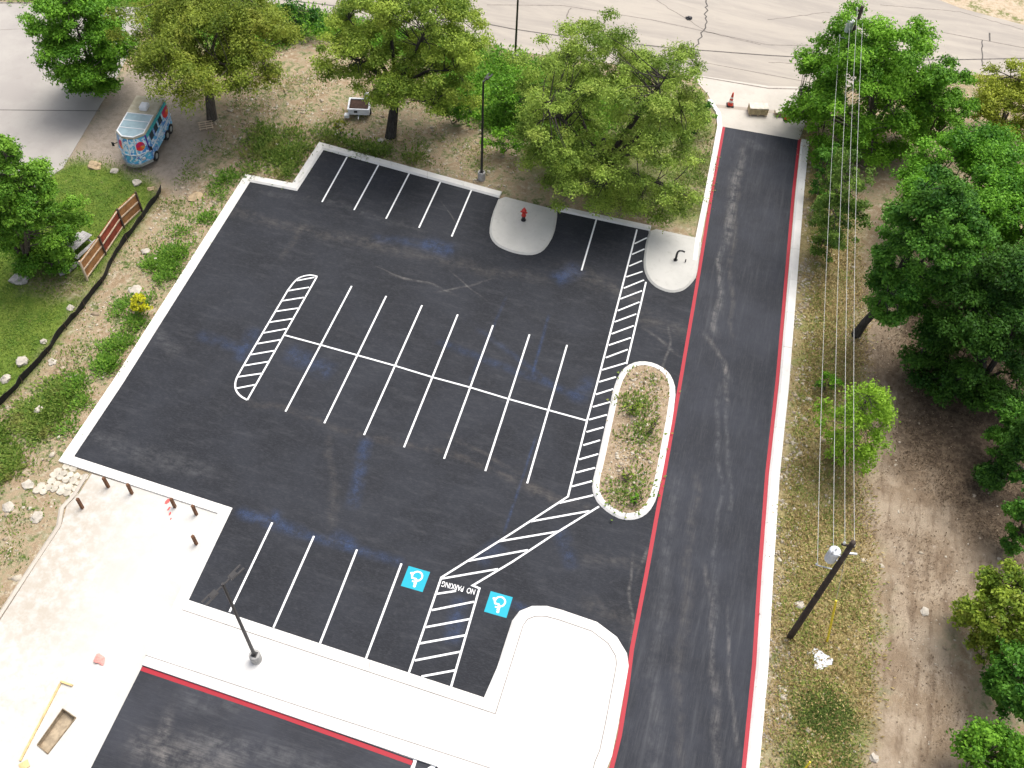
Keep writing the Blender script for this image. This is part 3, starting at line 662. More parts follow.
P1 = sample(TRACK, 1500, 43, .5, .6); gravel('gravel', P1, np.random.default_rng(3).gamma(2, .02, len(P1)) + .015, chips, 3)
P1 = sample(RB, 2600, 44, .35, .6, .2); gravel('gravel', P1, np.random.default_rng(4).gamma(2, .025, len(P1)) + .015, chips, 4)
gravel('gravel', np.stack([x, y, np.full(len(x), .11)], -1)[1::2], np.random.default_rng(5).gamma(2, .022, len(x[1::2])) + .02, chips, 5)
# riprap apron of fitted stones below the corner of the lot
RIP = ats([(62, 465), (92, 475), (80, 492), (68, 499), (34, 490)])
xs = [p.x for p in RIP]; ys = [p.y for p in RIP]; mb = MB(); g = random.Random(5)
b_y = min(ys)
while b_y < max(ys):
    b_x = min(xs) + g.uniform(0, .3)
    while b_x < max(xs):
        jx, jy = b_x + g.uniform(-.08, .08), b_y + g.uniform(-.08, .08); r_ = g.uniform(.235, .30)
        if in_poly(np.array([jx]), np.array([jy]), RIP)[0]:
            k_ = g.randint(5, 7); a0 = g.random() * 6
            mb.prism([(jx + r_ * g.uniform(.8, 1.15) * math.cos(a0 + 2 * math.pi * i / k_), jy + r_ * g.uniform(.8, 1.15) * math.sin(a0 + 2 * math.pi * i / k_)) for i in range(k_)], -.15, .05 + g.uniform(0, .035))
        b_x += .44
    b_y += .42
tag(mb.build('riprap_stones', plain('riprap', (.47, .43, .35), .9, .25, 2), bevel=.02), kind='stuff')

rock_l = plain('pale_limestone', (.43, .39, .325), .9, .2, 3); rock_t = plain('tan_limestone', (.40, .30, .18), .9, .25, 3); rock_g = plain('grey_limestone', (.33, .31, .28), .9, .25, 3)
ROCKS = [(95, 166, .72, .45, rock_t, 'broad tan rock at the edge of the lawn by the decorated van'), (114.5, 171, .42, .6, rock_l, 'small cream rock on the lawn in front of the decorated van'),
         (137, 182, .48, .6, rock_l, 'pale rock just past the upper end of the wooden fence'), (151, 188, .33, .6, rock_t, 'small tan rock beside the upper end of the black silt fence'),
         (20, 280, .8, .7, rock_g, 'large grey boulder on the lawn under the left tree'), (22, 362, .55, .8, rock_l, 'tall pale rock on the lawn along the silt fence'),
         (5, 379, .45, .7, rock_l, 'pale rock at the left edge of the photo beside the silt fence'), (44, 342, .3, .6, rock_l, 'small rock touching the black silt fence midway'), (70, 308, .35, .6, rock_l, 'rounded pale rock against the silt fence below the wooden fence'),
         (135, 290, .62, .25, rock_l, 'flat cream slab of rock beside the yellow flowering bush'), (146, 252, .42, .5, rock_l, 'white angular rock on the weedy slope right of the wooden fence'), (196, 197, .8, .25, rock_t, 'flat tan slab of rock on the slope near the corner of the lot'),
         (38, 410, .4, .5, rock_l, 'pale rock lying among weeds on the lower left slope'), (37, 517, .5, .45, rock_l, 'pale rock on bare dirt below the riprap apron'), (8, 507, .45, .5, rock_l, 'pale rock on bare dirt at the left photo edge'),
         (874, 758, .3, .7, rock_l, 'round white rock on the brown dirt track at bottom'), (52, 362, .4, .3, rock_l, 'flat grey white rock in weeds just below the silt fence'), (28, 485, .45, .4, rock_l, 'pale rock left of the riprap apron'),
         (800, 605, .35, .5, rock_l, 'pale stone beside the foot of the utility pole'), (400, 140, .4, .5, rock_t, 'tan stone at the foot of the middle oak trunk'), (380, 141, .36, .5, rock_l, 'pale stone left of the middle oak trunk'),
         (925, 612, .35, .4, rock_l, 'pale stone on the pale part of the brown track'), (205, 260, .1, .5, rock_l, None)]
for i, (px, py, r_, fl, mm, lab) in enumerate(ROCKS):
    if lab is None: continue
    o = link('rock', stone_mesh('rock', r_ * .78, fl, i + 1, .32), mm); o.location = on(px, py, r_ * fl * .15); o.rotation_euler = (0, 0, i * 1.3)
    tag(o, lab, 'rock', 'loose rocks around the site')

# ------------------------------------------------------------------ trees and bushes
BARK = {}
def bark(c):
    if c not in BARK:
        m = NM('bark'); w_ = m.noise(3, 5, .7, m.mapping(m.obj(), sc=(3, 3, .6)))
        m.bump(w_, .6, .05); BARK[c] = m.fin(m.mix(m.ramp(w_, .35, .65), tuple(x * .6 for x in c), tuple(x * 1.3 for x in c)), .9, .15)
    return BARK[c]
def crown_fit(base, cx, cy, hw, hh):
    B = at(*base); h = Vector((B.x - CAM.x, B.y - CAM.y, 0)).normalized(); d = ray(cx, cy)
    t = (B - CAM).dot(h) / d.dot(h); P = CAM + d * t; depth = t; s = F / depth
    dn = d.normalized(); cth = -dn.z; sth = math.sqrt(1 - cth * cth); rh = hw / s
    rv = math.sqrt(max((hh / s) ** 2 - (rh * cth) ** 2, (.5 * rh) ** 2)) / sth
    return B, P, rh, rv
def foliage(name, clumps, leaf, per, mat_, seed, parent, up=.55, zmin=.15):
    g = np.random.default_rng(seed); cs = np.array([c[0][:] for c in clumps]); rs_ = np.array([c[1] for c in clumps]); fl = np.array([c[2] for c in clumps])
    cnt = np.maximum(8, (per * (rs_ / rs_.mean()) ** 2)).astype(int); idx = np.repeat(np.arange(len(cs)), cnt); n = len(idx)
    d = g.standard_normal((n, 3)); d /= np.linalg.norm(d, axis=1)[:, None]; d[:, 2] = np.where(d[:, 2] < -.25, -d[:, 2] * .6, d[:, 2])
    lump = 1 + .35 * np.sin(d[:, 0] * 5 + idx) * np.sin(d[:, 1] * 5 + idx * 1.7)
    rad = rs_[idx] * (g.random(n) ** .45) * lump * g.uniform(.85, 1.15, n)
    p = cs[idx] + d * rad[:, None] * np.stack([np.ones(n), np.ones(n), fl[idx]], -1)
    k = p[:, 2] > zmin; p, d, idx = p[k], d[k], idx[k]; n = len(p)
    nrm = d * .7 + np.array([0, 0, up]) + g.standard_normal((n, 3)) * .55; nrm /= np.linalg.norm(nrm, axis=1)[:, None]
    a = np.cross(nrm, g.standard_normal((n, 3))); a /= np.linalg.norm(a, axis=1)[:, None]; b = np.cross(nrm, a)
    L = (leaf * g.uniform(.6, 1.4, n))[:, None]
    v = np.stack([p - a * L * .5, p + b * L * .3 + nrm * L * .06, p + a * L * .5 - nrm * L * .1, p - b * L * .3 + nrm * L * .06], 1).reshape(-1, 3)
    me = np_mesh(name, v, np.arange(n * 4).reshape(-1, 4))
    ct = g.random(len(cs)); attr(me, 'tint', np.repeat(np.clip(ct[idx] * .5 + g.random(n) * .5, 0, 1), 4))
    return link(name, me, mat_, parent)
def tree(name, label, cat, group, base, crown, leaf, dens, mat_, seed, trunk_r=.3, bark_c=(.10, .085, .07), nclump=90, cr=.17, lobes=.28, inner=.45, fl=.7, low=.0, shell=1.0, bush=False, extra=None, open_=2.0):
    B, P, rh, rv = crown_fit(base, *crown); g = random.Random(seed); z0 = gz(B)
    root = empty(name, (B.x, B.y, z0), 0, label, cat, group)
    Bl = Vector((B.x, B.y, z0)); zlow = .1 if bush else max(.5, (P.z - rv) * .8, low)
    dcam = (CAM - P).normalized(); clumps = []; tries = 0; zb = gz(B) + (.25 if bush else .9)
    while len(clumps) < nclump and tries < 6000:
        tries += 1
        d = Vector((g.gauss(0, 1), g.gauss(0, 1), g.gauss(.15, 1))).normalized()
        if d.dot(dcam) > open_ and d.z < .75: continue
        nz = mnoise.noise(d * 1.7 + Vector((seed * 5.3, 0, 0))) + .5 * mnoise.noise(d * 4.0 + Vector((0, seed * 2.9, 0)))
        r_ = (inner + (1 - inner) * g.random() ** .5) * (1 + lobes * 1.0 * nz) * (1.0 - .35 * cr)
        c = Vector((P.x + d.x * rh * r_, P.y + d.y * rh * r_, P.z + d.z * rv * r_))
        rad = rh * cr * g.uniform(.6, 1.35)
        if any((c - q[0]).length < .55 * min(rad, q[1]) for q in clumps): continue
        clumps.append((c - Bl, rad, fl * g.uniform(.8, 1.2)))
    # settle the crown to its surveyed outline
    tx0, tx1, ty0, ty1 = crown[0] - crown[2], crown[0] + crown[2], crown[1] - crown[3], crown[1] + crown[3]
    pc = [Bl + q[0] for q in clumps]; rr = [q[1] * .6 for q in clumps]; IR = RM.transposed()
    def pj(w):
        q = IR @ (w - CAM); return 512 + F * q.x / -q.z, 384 - F * q.y / -q.z, F / -q.z
    for it in range(8):
        pr_ = [pj(w) for w in pc]
        x0 = min(p[0] - r0 * p[2] for p, r0 in zip(pr_, rr)); x1 = max(p[0] + r0 * p[2] for p, r0 in zip(pr_, rr))
        y0 = min(p[1] - r0 * p[2] for p, r0 in zip(pr_, rr)); y1 = max(p[1] + r0 * p[2] for p, r0 in zip(pr_, rr))
        kx = max(.7, min(1.35, (tx1 - tx0) / (x1 - x0))); ky = max(.75, min(1.3, (ty1 - ty0) / (y1 - y0)))
        s_ = sum(p[2] for p in pr_) / len(pr_); ctr = sum(pc, Vector()) / len(pc)
        lat = RM @ Vector((1, 0, 0)); lat.z = 0; lat.normalize()
        fw = Vector((-lat.y, lat.x, 0)); dy_ = ((y0 + y1) - (ty0 + ty1)) / 2 / s_
        sh = lat * (((tx0 + tx1) - (x0 + x1)) / 2 / s_) + (fw * (dy_ / .66) if bush else (Vector((0, 0, dy_ / .78 * .6)) + fw * (dy_ / .6 * .4)))
        if bush: sh.z += zb + .2 - min(w.z - .5 * r0 for w, r0 in zip(pc, rr))
        if bush:
            pc = [ctr + lat * ((w - ctr).dot(lat) * kx) + fw * ((w - ctr).dot(fw) * ky) + Vector((0, 0, (w - ctr).z)) + sh for w in pc]
        else:
            pc = [ctr + Vector(((w - ctr).x * kx, (w - ctr).y * kx, (w - ctr).z * (1 + (ky - 1) * 1.2))) + sh for w in pc]
        pc = [Vector((w.x, w.y, max(w.z, zb + .3 * r0))) for w, r0 in zip(pc, rr)]
    if bush:
        cx_ = sum(pc, Vector()) / len(pc); B = Vector((cx_.x, cx_.y, 0)); Bl = Vector((B.x, B.y, gz(B))); root.location = Bl
    clumps = [(w - Bl, q[1], q[2]) for w, q in zip(pc, clumps)]; P = sum(pc, Vector()) / len(pc)
    rh = max((w - P).length for w in pc) * .95; zlow = max(.6 if not bush else .1, min(w.z for w in pc) - .6)
    for (ex, ey, er) in (extra or []):
        d = ray(ex, ey); t = (P - CAM).dot(d.normalized()) / d.length; c = CAM + d * t
        clumps.append((c - Bl, er, fl))
    area = math.pi * crown[2] * crown[3]
    per = dens * area / len(clumps)
    foliage('crown' if not bush else 'foliage', clumps, leaf, per, mat_, seed, root)
    # trunk and limbs
    mb = MB(); Pc = P - Bl
    n_l = 3 if bush else 6 + int(rh)
    fork = Vector((Pc.x * .35, Pc.y * .35, max(.15, min(zlow + .5, Pc.z * .6)))) if not bush else Vector((0, 0, .1))
    if not bush:
        mb.tube([Vector((0, 0, -.3)), Vector((0, 0, .1)), fork * .5 + Vector((g.uniform(-.15, .15), g.uniform(-.15, .15), 0)), fork, fork.lerp(Pc, .6)], [trunk_r * 1.5, trunk_r * 1.15, trunk_r * .95, trunk_r * .85, trunk_r * .4], 10)
    far = sorted(clumps, key=lambda q: -(q[0] - Pc).length); hubs = []
    for i in range(n_l):
        tgt = far[int(i * len(far) * .5 / n_l)][0]
        mid = fork.lerp(tgt, .5) + Vector((g.uniform(-.3, .3), g.uniform(-.3, .3), .25 * rh * .3)); r0 = trunk_r * (.5 if not bush else .3)
        mb.tube([fork, fork.lerp(mid, .5), mid, mid.lerp(tgt, .6), tgt], [r0, r0 * .8, r0 * .55, r0 * .35, r0 * .12], 6); hubs += [fork.lerp(mid, q_) for q_ in (.45, .6, .75, .9)] + [mid.lerp(tgt, q_) for q_ in (.05, .2, .35, .5, .65, .8)]
    hubs.append(fork.lerp(Pc, .6))
    for c, r_, _ in clumps:
        h = min(hubs, key=lambda q: (q - c).length); mb.tube([h, h.lerp(c, .5) + Vector((g.uniform(-.3, .3), g.uniform(-.3, .3), g.uniform(-.1, .3))), c], [.05, .03, .012] if not bush else [.03, .02, .008], 4, cap=False)
    mb.build('trunk' if not bush else 'stems', bark(bark_c), root, smooth=True)
    return root
GT = 'trees around the parking lot'
vivid = leaf_mat('vivid_leaf', (.065, .19, .010), (.26, .52, .04))
vivid2 = leaf_mat('bright_leaf', (.055, .165, .010), (.21, .44, .035))
olive = leaf_mat('olive_leaf', (.085, .14, .012), (.29, .36, .045), (.36, .32, .05), .35)
oak = leaf_mat('oak_leaf', (.10, .18, .018), (.38, .50, .065), (.42, .42, .07), .25)
oak2 = leaf_mat('feathery_leaf', (.10, .18, .02), (.38, .52, .085), (.42, .43, .09), .3)
dark = leaf_mat('dark_leaf', (.03, .115, .011), (.135, .32, .033))
deep = leaf_mat('deep_leaf', (.017, .068, .008), (.08, .20, .022))
lime = leaf_mat('lime_leaf', (.12, .25, .012), (.30, .50, .04))
yellowish = leaf_mat('yellowish_leaf', (.16, .21, .018), (.46, .52, .06))
tree('tree', 'bright green tree overhanging the grey pavement at the top left corner', 'tree', GT, (100, 93), (79, 30, 57, 68), .2, 4.4, vivid2, 1, .3, nclump=130, cr=.2, inner=.35)
tree('oak_tree', 'olive green oak rising behind the decorated van', 'tree', GT, (212, 118), (205, 40, 96, 72), .165, 4.8, olive, 2, .38, nclump=210, cr=.14, inner=.3, open_=.93)
tree('oak_tree', 'tall green oak with dark trunk behind the white trailer', 'tree', GT, (391, 137), (403, 36, 89, 82), .165, 4.8, oak, 3, .42, (.05, .045, .04), nclump=230, cr=.13, inner=.3, lobes=.34, open_=.94)
tree('oak_tree', 'large feathery oak overhanging the stalls between the two concrete pads', 'tree', GT, (598, 185), (609, 118, 100, 109), .155, 4.0, oak2, 4, .42, (.055, .048, .042), nclump=300, cr=.115, inner=.3, lobes=.36, open_=.90)
tree('tree', 'round bright tree on the lawn behind the wooden fence', 'tree', GT, (22, 278), (27, 207, 62, 70), .18, 4.0, leaf_mat('round_leaf', (.06, .17, .012), (.22, .42, .04)), 5, .28, nclump=120, cr=.18)
tree('tree', 'big vivid green tree at the right of the driveway entrance', 'tree', GT, (876, 148), (866, 85, 83, 83), .21, 4.6, vivid, 6, .35, nclump=160, cr=.16, lobes=.3)
tree('tree', 'slim green tree with leaning trunk behind the big vivid tree', 'tree', GT, (921, 158), (942, 103, 36, 46), .2, 3.6, vivid2, 7, .2, nclump=60, cr=.22)
tree('tree', 'yellowish open tree by the road at the upper right edge', 'tree', GT, (992, 142), (1010, 101, 52, 42), .18, 4, yellowish, 8, .22, nclump=120, cr=.17, inner=.4)
tree('tree', 'dark green tree with leaning trunk nearest the overhead wires', 'tree', GT, (856, 335), (930, 246, 62, 80), .19, 4.4, dark, 9, .3, (.06, .055, .05), nclump=130, cr=.18)
tree('tree', 'broad green tree at the right edge with the brightest top', 'tree', GT, (988, 262), (985, 194, 86, 68), .195, 4.8, leaf_mat('mid_leaf', (.045, .16, .010), (.21, .47, .035)), 10, .35, nclump=150, cr=.17)
tree('tree', 'darkest tree above the leaf litter at the right edge', 'tree', GT, (985, 398), (984, 328, 80, 84), .19, 4.4, deep, 11, .35, (.06, .055, .05), nclump=130, cr=.18)
tree('tree', 'dark tree partly out of the right edge behind the darkest tree', 'tree', GT, (1040, 330), (1045, 255, 60, 85), .2, 3.6, dark, 12, .3, nclump=110, cr=.2)
tree('tree', 'low dark tree at the right edge beside the brown clearing', 'tree', GT, (1050, 495), (1032, 428, 42, 66), .18, 4.2, deep, 13, .22, nclump=70, cr=.24)
GB = 'bushes along the edges of the site'
def bush(label, base, crown, mat_, seed, leaf=.22, dens=1.1, n=40, cr=.25, **k):
    return tree('bush', label, 'bush', GB, base, crown, leaf, dens, mat_, seed, .12, nclump=n, cr=cr, bush=True, lobes=.4, **k)
bush('lime green airy bush under the overhead wires', (850, 465), (854, 428, 40, 46), lime, 21, .16, 1.6, 80, .22)
bush('small dark green bush above the lime bush', (828, 388), (829, 381, 14, 9), vivid, 22, .2, 1.2, 16)
bush('mottled yellow green bush on the right edge below the clearing', (990, 660), (1002, 612, 48, 52), leaf_mat('mottled_leaf', (.09, .16, .012), (.32, .42, .045), (.34, .30, .05), .5), 23, .19, 2.2, 110, .2)
bush('darker green bush tucked below the mottled bush', (1018, 700), (1020, 682, 36, 40), dark, 24, .2, 2.0, 60)
bush('bright green bush at the bottom right corner', (990, 785), (1000, 754, 44, 34), vivid2, 25, .2, 2.2, 70)
bush('dark green undergrowth below the darkest tree at the right edge', (1010, 480), (1014, 440, 30, 42), dark, 40, .2, 2.6, 60)
bush('dark bush at the right edge above the pale dirt', (1030, 555), (1026, 522, 24, 34), dark, 26, .2, 2.4, 50)
bush('olive scrub between the driveway kerb and the vivid tree', (838, 262), (842, 205, 32, 58), leaf_mat('scrub_leaf', (.05, .12, .012), (.20, .32, .05)), 27, .17, 2.4, 110, .2)
bush('dark scrub at the foot of the vivid tree', (825, 215), (828, 178, 18, 36), dark, 28, .2, 1.8, 50)
bush('dark clipped hedge on the road verge between the two oaks', (292, 24), (296, 17, 28, 8), leaf_mat('hedge_leaf', (.02, .09, .008), (.06, .20, .02)), 29, .25, 1.5, 40)
bush('green shrub on the verge right of the single lamp pole', (515, 108), (514, 92, 32, 26), vivid2, 30, .25, 1.2, 50)
bush('green shrub on the verge left of the single lamp pole', (455, 112), (452, 98, 26, 24), vivid2, 31, .25, 1.1, 45)
bush('low shrub behind the single lamp pole', (500, 150), (505, 140, 24, 14), vivid, 32, .22, 1.0, 30)
bush('shrub beside the kerb at the left of the driveway entrance', (704, 130), (703, 118, 13, 16), dark, 33, .22, 1.1, 25)
bush('bright yellow flowering bush on the weedy slope', (140, 309), (141, 303, 10, 9), leaf_mat('yellow_bloom', (.30, .32, .01), (.70, .68, .03)), 34, .2, 3.0, 30)
bush('yellow green bush in front of the white trailer', (340, 131), (340, 125, 6, 6), leaf_mat('lime_bloom', (.20, .24, .01), (.40, .42, .04)), 35, .16, 1.5, 14)
bush('small rounded green bush at the lower end of the planted island', (636, 505), (637, 499, 6, 5), vivid, 36, .12, 1.5, 16)
bush('low dark bush at the right side of the planted island', (652, 428), (652, 424, 4, 6), oak, 37, .12, 1.2, 14)
bush('leafy weed clump in the middle of the planted island', (627, 478), (628, 475, 6, 5), oak, 38, .12, 1.2, 14)
bush('leafy weed clump by the upper end of the planted island', (634, 410), (633, 408, 10, 6), oak, 39, .14, 1.0, 14)

# ------------------------------------------------------------------ street lamps
black_met = plain('dark_bronze_metal', (.022, .02, .02), .45, .2, 5, .5); pier_m = plain('pier_concrete', (.36, .35, .33), .9, .15, 5); led_m = plain('lamp_lens', (.55, .56, .56), .3, .1, 8); grey_met = plain('galvanised_metal', (.42, .44, .46), .45, .15, 6, .5, .3)
def lamp_parts(root, h, heads, pier=True):
    if pier: MB().lathe((0, 0, 0), [(.30, -.3), (.31, 0), (.31, .70), (.29, .75), (.0, .75)], 20).build('concrete_pier', pier_m, root)
    mb = MB(); mb.box((0, 0, .765), (.32, .32, .03)); mb.tube([(0, 0, .75), (0, 0, h * .5), (0, 0, h)], [.105, .092, .078], 10); mb.build('pole', black_met, root)
    for a in heads:
        d = Vector((math.cos(a), math.sin(a), 0)); p = Vector((0, 0, h - .12)); u = Vector((-d.y, d.x, 0))
        hd = MB().bar(p + d * .05, p + d * .42, .07, .07).box(p + d * .62, (.40, .30, .10), a).build('lamp_head', black_met, root)
        mb = MB()
        for s in (-1, 1): mb.bar(p + d * .72 + u * s * .13, p + d * 1.22 + u * s * .13, .09, .06)
        mb.bar(p + d * .8 - u * .14, p + d * .8 + u * .14, .05, .04)
        mb.build('led_bar', black_met, hd)
        MB().box(p + d * .62 + Vector((0, 0, .055)), (.30, .2, .02), a).build('heat_sink', black_met, hd)
        MB().box(p + d * .62 - Vector((0, 0, .055)), (.34, .24, .02), a).build('lens', led_m, hd)
B = at(256.5, 661); B = Vector((8.42, -21.75, .12))
r = empty('street_lamp', B, 0, 'double headed dark lamp pole standing on the white sidewalk', 'street lamp', 'lamp poles of the parking lot'); lamp_parts(r, 9.45, [math.radians(70), math.radians(250)])
p = on(481.5, 179)
r = empty('street_lamp', p, 0, 'single dark lamp pole on a concrete pier behind the upper stalls', 'street lamp', 'lamp poles of the parking lot'); lamp_parts(r, 9.3, [math.radians(80)])
hd_ = at(515, 60); r = empty('street_lamp', Vector((hd_.x, hd_.y, -.05)), 0, 'dark lamp pole on the road verge cut by the top edge', 'street lamp', 'lamp poles of the parking lot'); lamp_parts(r, 9.3, [math.radians(75)], True)

# ------------------------------------------------------------------ utility poles, wires, guy
wood_pole = plain('tarred_wood', (.045, .033, .026), .9, .35, 3); porc = plain('porcelain', (.55, .56, .56), .3, .1, 8); can_m = plain('transformer_paint', (.58, .61, .63), .4, .1, 6)
PN = Vector((36.70, -11.35, 0)); PF = Vector((33.71, 36.77, 0))
def util_pole(P, label, can):
    dirx = (PF - PN).normalized(); side = Vector((dirx.y, -dirx.x, 0))
    r = empty('utility_pole', (P.x, P.y, gz(P)), 0, label, 'utility pole', 'utility poles of the overhead line')
    MB().tube([(0, 0, -.5), (0, 0, 4), (0, 0, 8), (0, 0, 11.4)], [.19, .175, .155, .135], 12).build('pole', wood_pole, r, smooth=True)
    top = []
    arm = MB(); arm.bar(-side * .45 + Vector((0, 0, 11.0)), side * .18 + Vector((0, 0, 11.0)), .08, .10); a = arm.build('crossarm', wood_pole, r)
    for s_, z_ in ((-.36, 11.1), (.10, 11.1)):
        MB().lathe(side * s_ + Vector((0, 0, z_)), [(.02, -.06), (.05, 0), (.07, .05), (.04, .1), (.06, .14), (.0, .2)], 10).build('insulator', porc, a); top.append(Vector((P.x, P.y, 0)) + side * s_ + Vector((0, 0, z_ + .17)))
    for s_, z_ in ((-.95, 8.55), (-.58, 9.95)):
        a2 = MB().bar(side * (s_ - .04) + Vector((0, 0, z_)), side * -.1 + Vector((0, 0, z_ - .05)), .05, .06).build('bracket_arm', grey_met, r)
        MB().lathe(side * s_ + Vector((0, 0, z_ + .08)), [(.02, -.06), (.05, 0), (.07, .05), (.04, .1), (.0, .16)], 10).build('insulator', porc, a2); top.append(Vector((P.x, P.y, 0)) + side * s_ + Vector((0, 0, z_ + .22)))
    if can:
        t = MB().lathe(-side * .42 + dirx * .22 + Vector((0, 0, 9.0)), [(.0, 0), (.28, .02), (.29, .1), (.29, .86), (.30, .9), (.26, .98), (.0, 1.03)], 18).build('transformer', can_m, r)
        MB().tube([-side * .42 + dirx * .22 + Vector((0, 0, 10.0)), -side * .42 + dirx * .22 + Vector((0, 0, 10.2))], [.05, .03], 8).build('bushing', porc, t)
        mb = MB(); mb.bar(-side * .3 + dirx * .15 + Vector((0, 0, 9.3)), Vector((0, 0, 9.3)), .08, .05); mb.build('mount', grey_met, t)
        MB().box(side * .35 + dirx * .1 + Vector((0, 0, 10.2)), (.4, .08, .12), .2).build('cutout_switch', grey_met, r)
    return r, top
u1, t1 = util_pole(PN, 'dark leaning looking wooden utility pole with transformer beside the driveway', True)
u1['label'] = 'dark wooden utility pole with pale transformer on the dry grass'
u2, t2 = util_pole(PF, 'dark wooden utility pole rising through the vivid tree by the road', True)
wire_m = plain('bare_wire', (.46, .46, .44), .5, .1, 2)
WL = ['overhead wire on the lower arm farthest left', 'overhead wire on the lower arm next to the transformer', 'overhead wire on the left end of the top crossarm', 'overhead wire on the right end of the top crossarm']
for (a, b), lab in zip(sorted(zip(t1, t2), key=lambda q: q[0].z * 10 + q[0].x), WL):
    pts = [a.lerp(b, t) - Vector((0, 0, .9 * 4 * t * (1 - t))) for t in np.linspace(0, 1, 28)]
    o = MB().tube(pts, .013, 5).build('overhead_wire', wire_m); tag(o, lab, 'wire', 'overhead wires between the two utility poles')
yel = plain('yellow_plastic', (.78, .62, .03), .5, .1, 4)
anc = at(827, 642); topg = PN + Vector((0, 0, 10.4)); dg_ = topg - anc
r = empty('guy_wire', (anc.x, anc.y, 0), 0, 'guy wire with long yellow guard slanting up to the utility pole', 'guy wire')
MB().tube([(0, 0, -.1), dg_ * 1.0], .012, 5).build('cable', wire_m, r)
MB().tube([dg_ * .01, dg_ * .50], .06, 8).build('guard', yel, r)
pb = at(789, 790)
r = empty('guy_wire', (pb.x, pb.y, 0), 0, 'yellow guard tube standing at the bottom edge beside the driveway kerb', 'guy wire')
MB().tube([(0, 0, -.2), (.35, .9, 2.3)], .05, 8).build('guard', yel, r); MB().tube([(0, 0, -.2), (0, 0, .12)], .03, 6).build('anchor', grey_met, r)

# ------------------------------------------------------------------ fences
tan_w = plain('tan_board', (.36, .17, .06), .85, .25, 2); red_w = plain('red_brown_board', (.27, .055, .028), .85, .3, 2); rail_w = plain('weathered_rail', (.56, .44, .31), .85, .2, 3); post_w = plain('dark_post', (.075, .05, .035), .9, .3, 3)
FP = ats([(87, 280), (105.5, 255), (123.5, 228), (141.5, 211)])
r = empty('wooden_fence', FP[0], 0, 'short brown wooden fence of three sections on the lawn', 'fence')
loc = [p - FP[0] for p in FP]
for i in range(3):
    a, b = loc[i], loc[i + 1]; d = (b - a); L = d.length; d.normalize(); nrm = Vector((d.y, -d.x, 0))
    mb = MB(); k = int(L / .15)
    for j in range(k):
        q = a + d * (L * (j + .5) / k); hgt = 1.78 + random.uniform(-.02, .02)
        mb.box(q + Vector((0, 0, .08 + hgt / 2)) + nrm * random.uniform(-.004, .004), (L / k - .012, .02, hgt), math.atan2(d.y, d.x))
    pn = mb.build('board_panel', red_w if i == 1 else tan_w, r)
    if i == 1: pn['label'] = 'red brown middle section'
    for z_ in (.22, 1.0, 1.76):
        MB().bar(a + nrm * .045 + Vector((0, 0, z_)), b + nrm * .045 + Vector((0, 0, z_)), .05, .10).build('rail', rail_w, r)
for i, q in enumerate(loc):
    d = (loc[1] - loc[0]).normalized(); nrm = Vector((d.y, -d.x, 0))
    MB().box(q + nrm * .06 + Vector((0, 0, .9)), (.12, .12, 2.1), math.atan2(d.y, d.x)).build('post', post_w if i else rail_w, r)
silt_m = plain('black_fabric', (.008, .008, .009), .8, .3, 2)
SF = resample(smooth_poly(ats([(161, 190), (152, 205), (138, 224), (122, 248), (112, 262), (106, 277), (88, 300), (66, 327), (45, 357), (20, 383), (0, 405), (-50, 455), (-140, 560)]), 1), .5)
SF = [p + Vector((random.gauss(0, .025), random.gauss(0, .025), gz(p))) for p in SF]
r = empty('silt_fence', SF[0], 0, 'low black fabric silt fence between the lawn and the dirt slope', 'fence')
mb = MB(); o_ = SF[0]; n = len(SF)
v = []
for i, p in enumerate(SF):
    d = (SF[min(i + 1, n - 1)] - SF[max(i - 1, 0)]).normalized(); nr = Vector((d.y, -d.x, 0)); ln = .20 + .05 * math.sin(i * .9) + random.gauss(0, .02)
    hh_ = .72 + .05 * math.sin(i * 1.7)
    q = p - o_; v += [q + Vector((0, 0, -.1)), q - nr * ln + Vector((0, 0, hh_)), q - nr * (ln - .03) + Vector((0, 0, hh_)), q + nr * .25 + Vector((0, 0, -.02))]
f = []
for i in range(n - 1):
    for k in range(4): f.append((i * 4 + k, (i + 1) * 4 + k, (i + 1) * 4 + (k + 1) % 4, i * 4 + (k + 1) % 4))
mb.add(v, f).build('fabric', silt_m, r)
for i in range(2, n, 5):
    d = (SF[min(i + 1, n - 1)] - SF[i - 1]).normalized(); nr = Vector((d.y, -d.x, 0))
    MB().box(SF[i] - o_ - nr * .17 + Vector((0, 0, .3)), (.04, .04, .9)).build('stake', post_w, r)

# ------------------------------------------------------------------ picnic table behind the fence
grey_w = plain('grey_weathered_wood', (.36, .35, .34), .9, .25, 3)
p = on(80, 250); r = empty('picnic_table', p, math.radians(80), 'grey weathered table behind the wooden fence under the left tree', 'table')
mb = MB()
for j in range(5): mb.box((0, -.36 + j * .18, .75), (2.3, .165, .045))
mb.build('tabletop', grey_w, r)
for s in (-1, 1):
    mb = MB()
    for j in range(2): mb.box((0, s * (.72 + j * .15), .45), (2.2, .135, .045))
    mb.build('bench_seat', grey_w, r)
    mb = MB(); mb.bar((s * .8, -.75, 0), (s * .8, -.25, .73), .08, .05); mb.bar((s * .8, .75, 0), (s * .8, .25, .73), .08, .05); mb.bar((s * .8, -.85, .4), (s * .8, .85, .4), .08, .05); mb.build('leg_frame', grey_w, r)
pp = on(68, 272); r = tag(MB().tube([pp + Vector((-.35, -.5, .2)), pp + Vector((.05, 0, .22)), pp + Vector((.3, .9, .2))], [.2, .22, .18], 10).build('log', plain('grey_log', (.27, .26, .25), .9, .3, 3)), 'grey log lying on the ground at the lower end of the wooden fence', 'log')

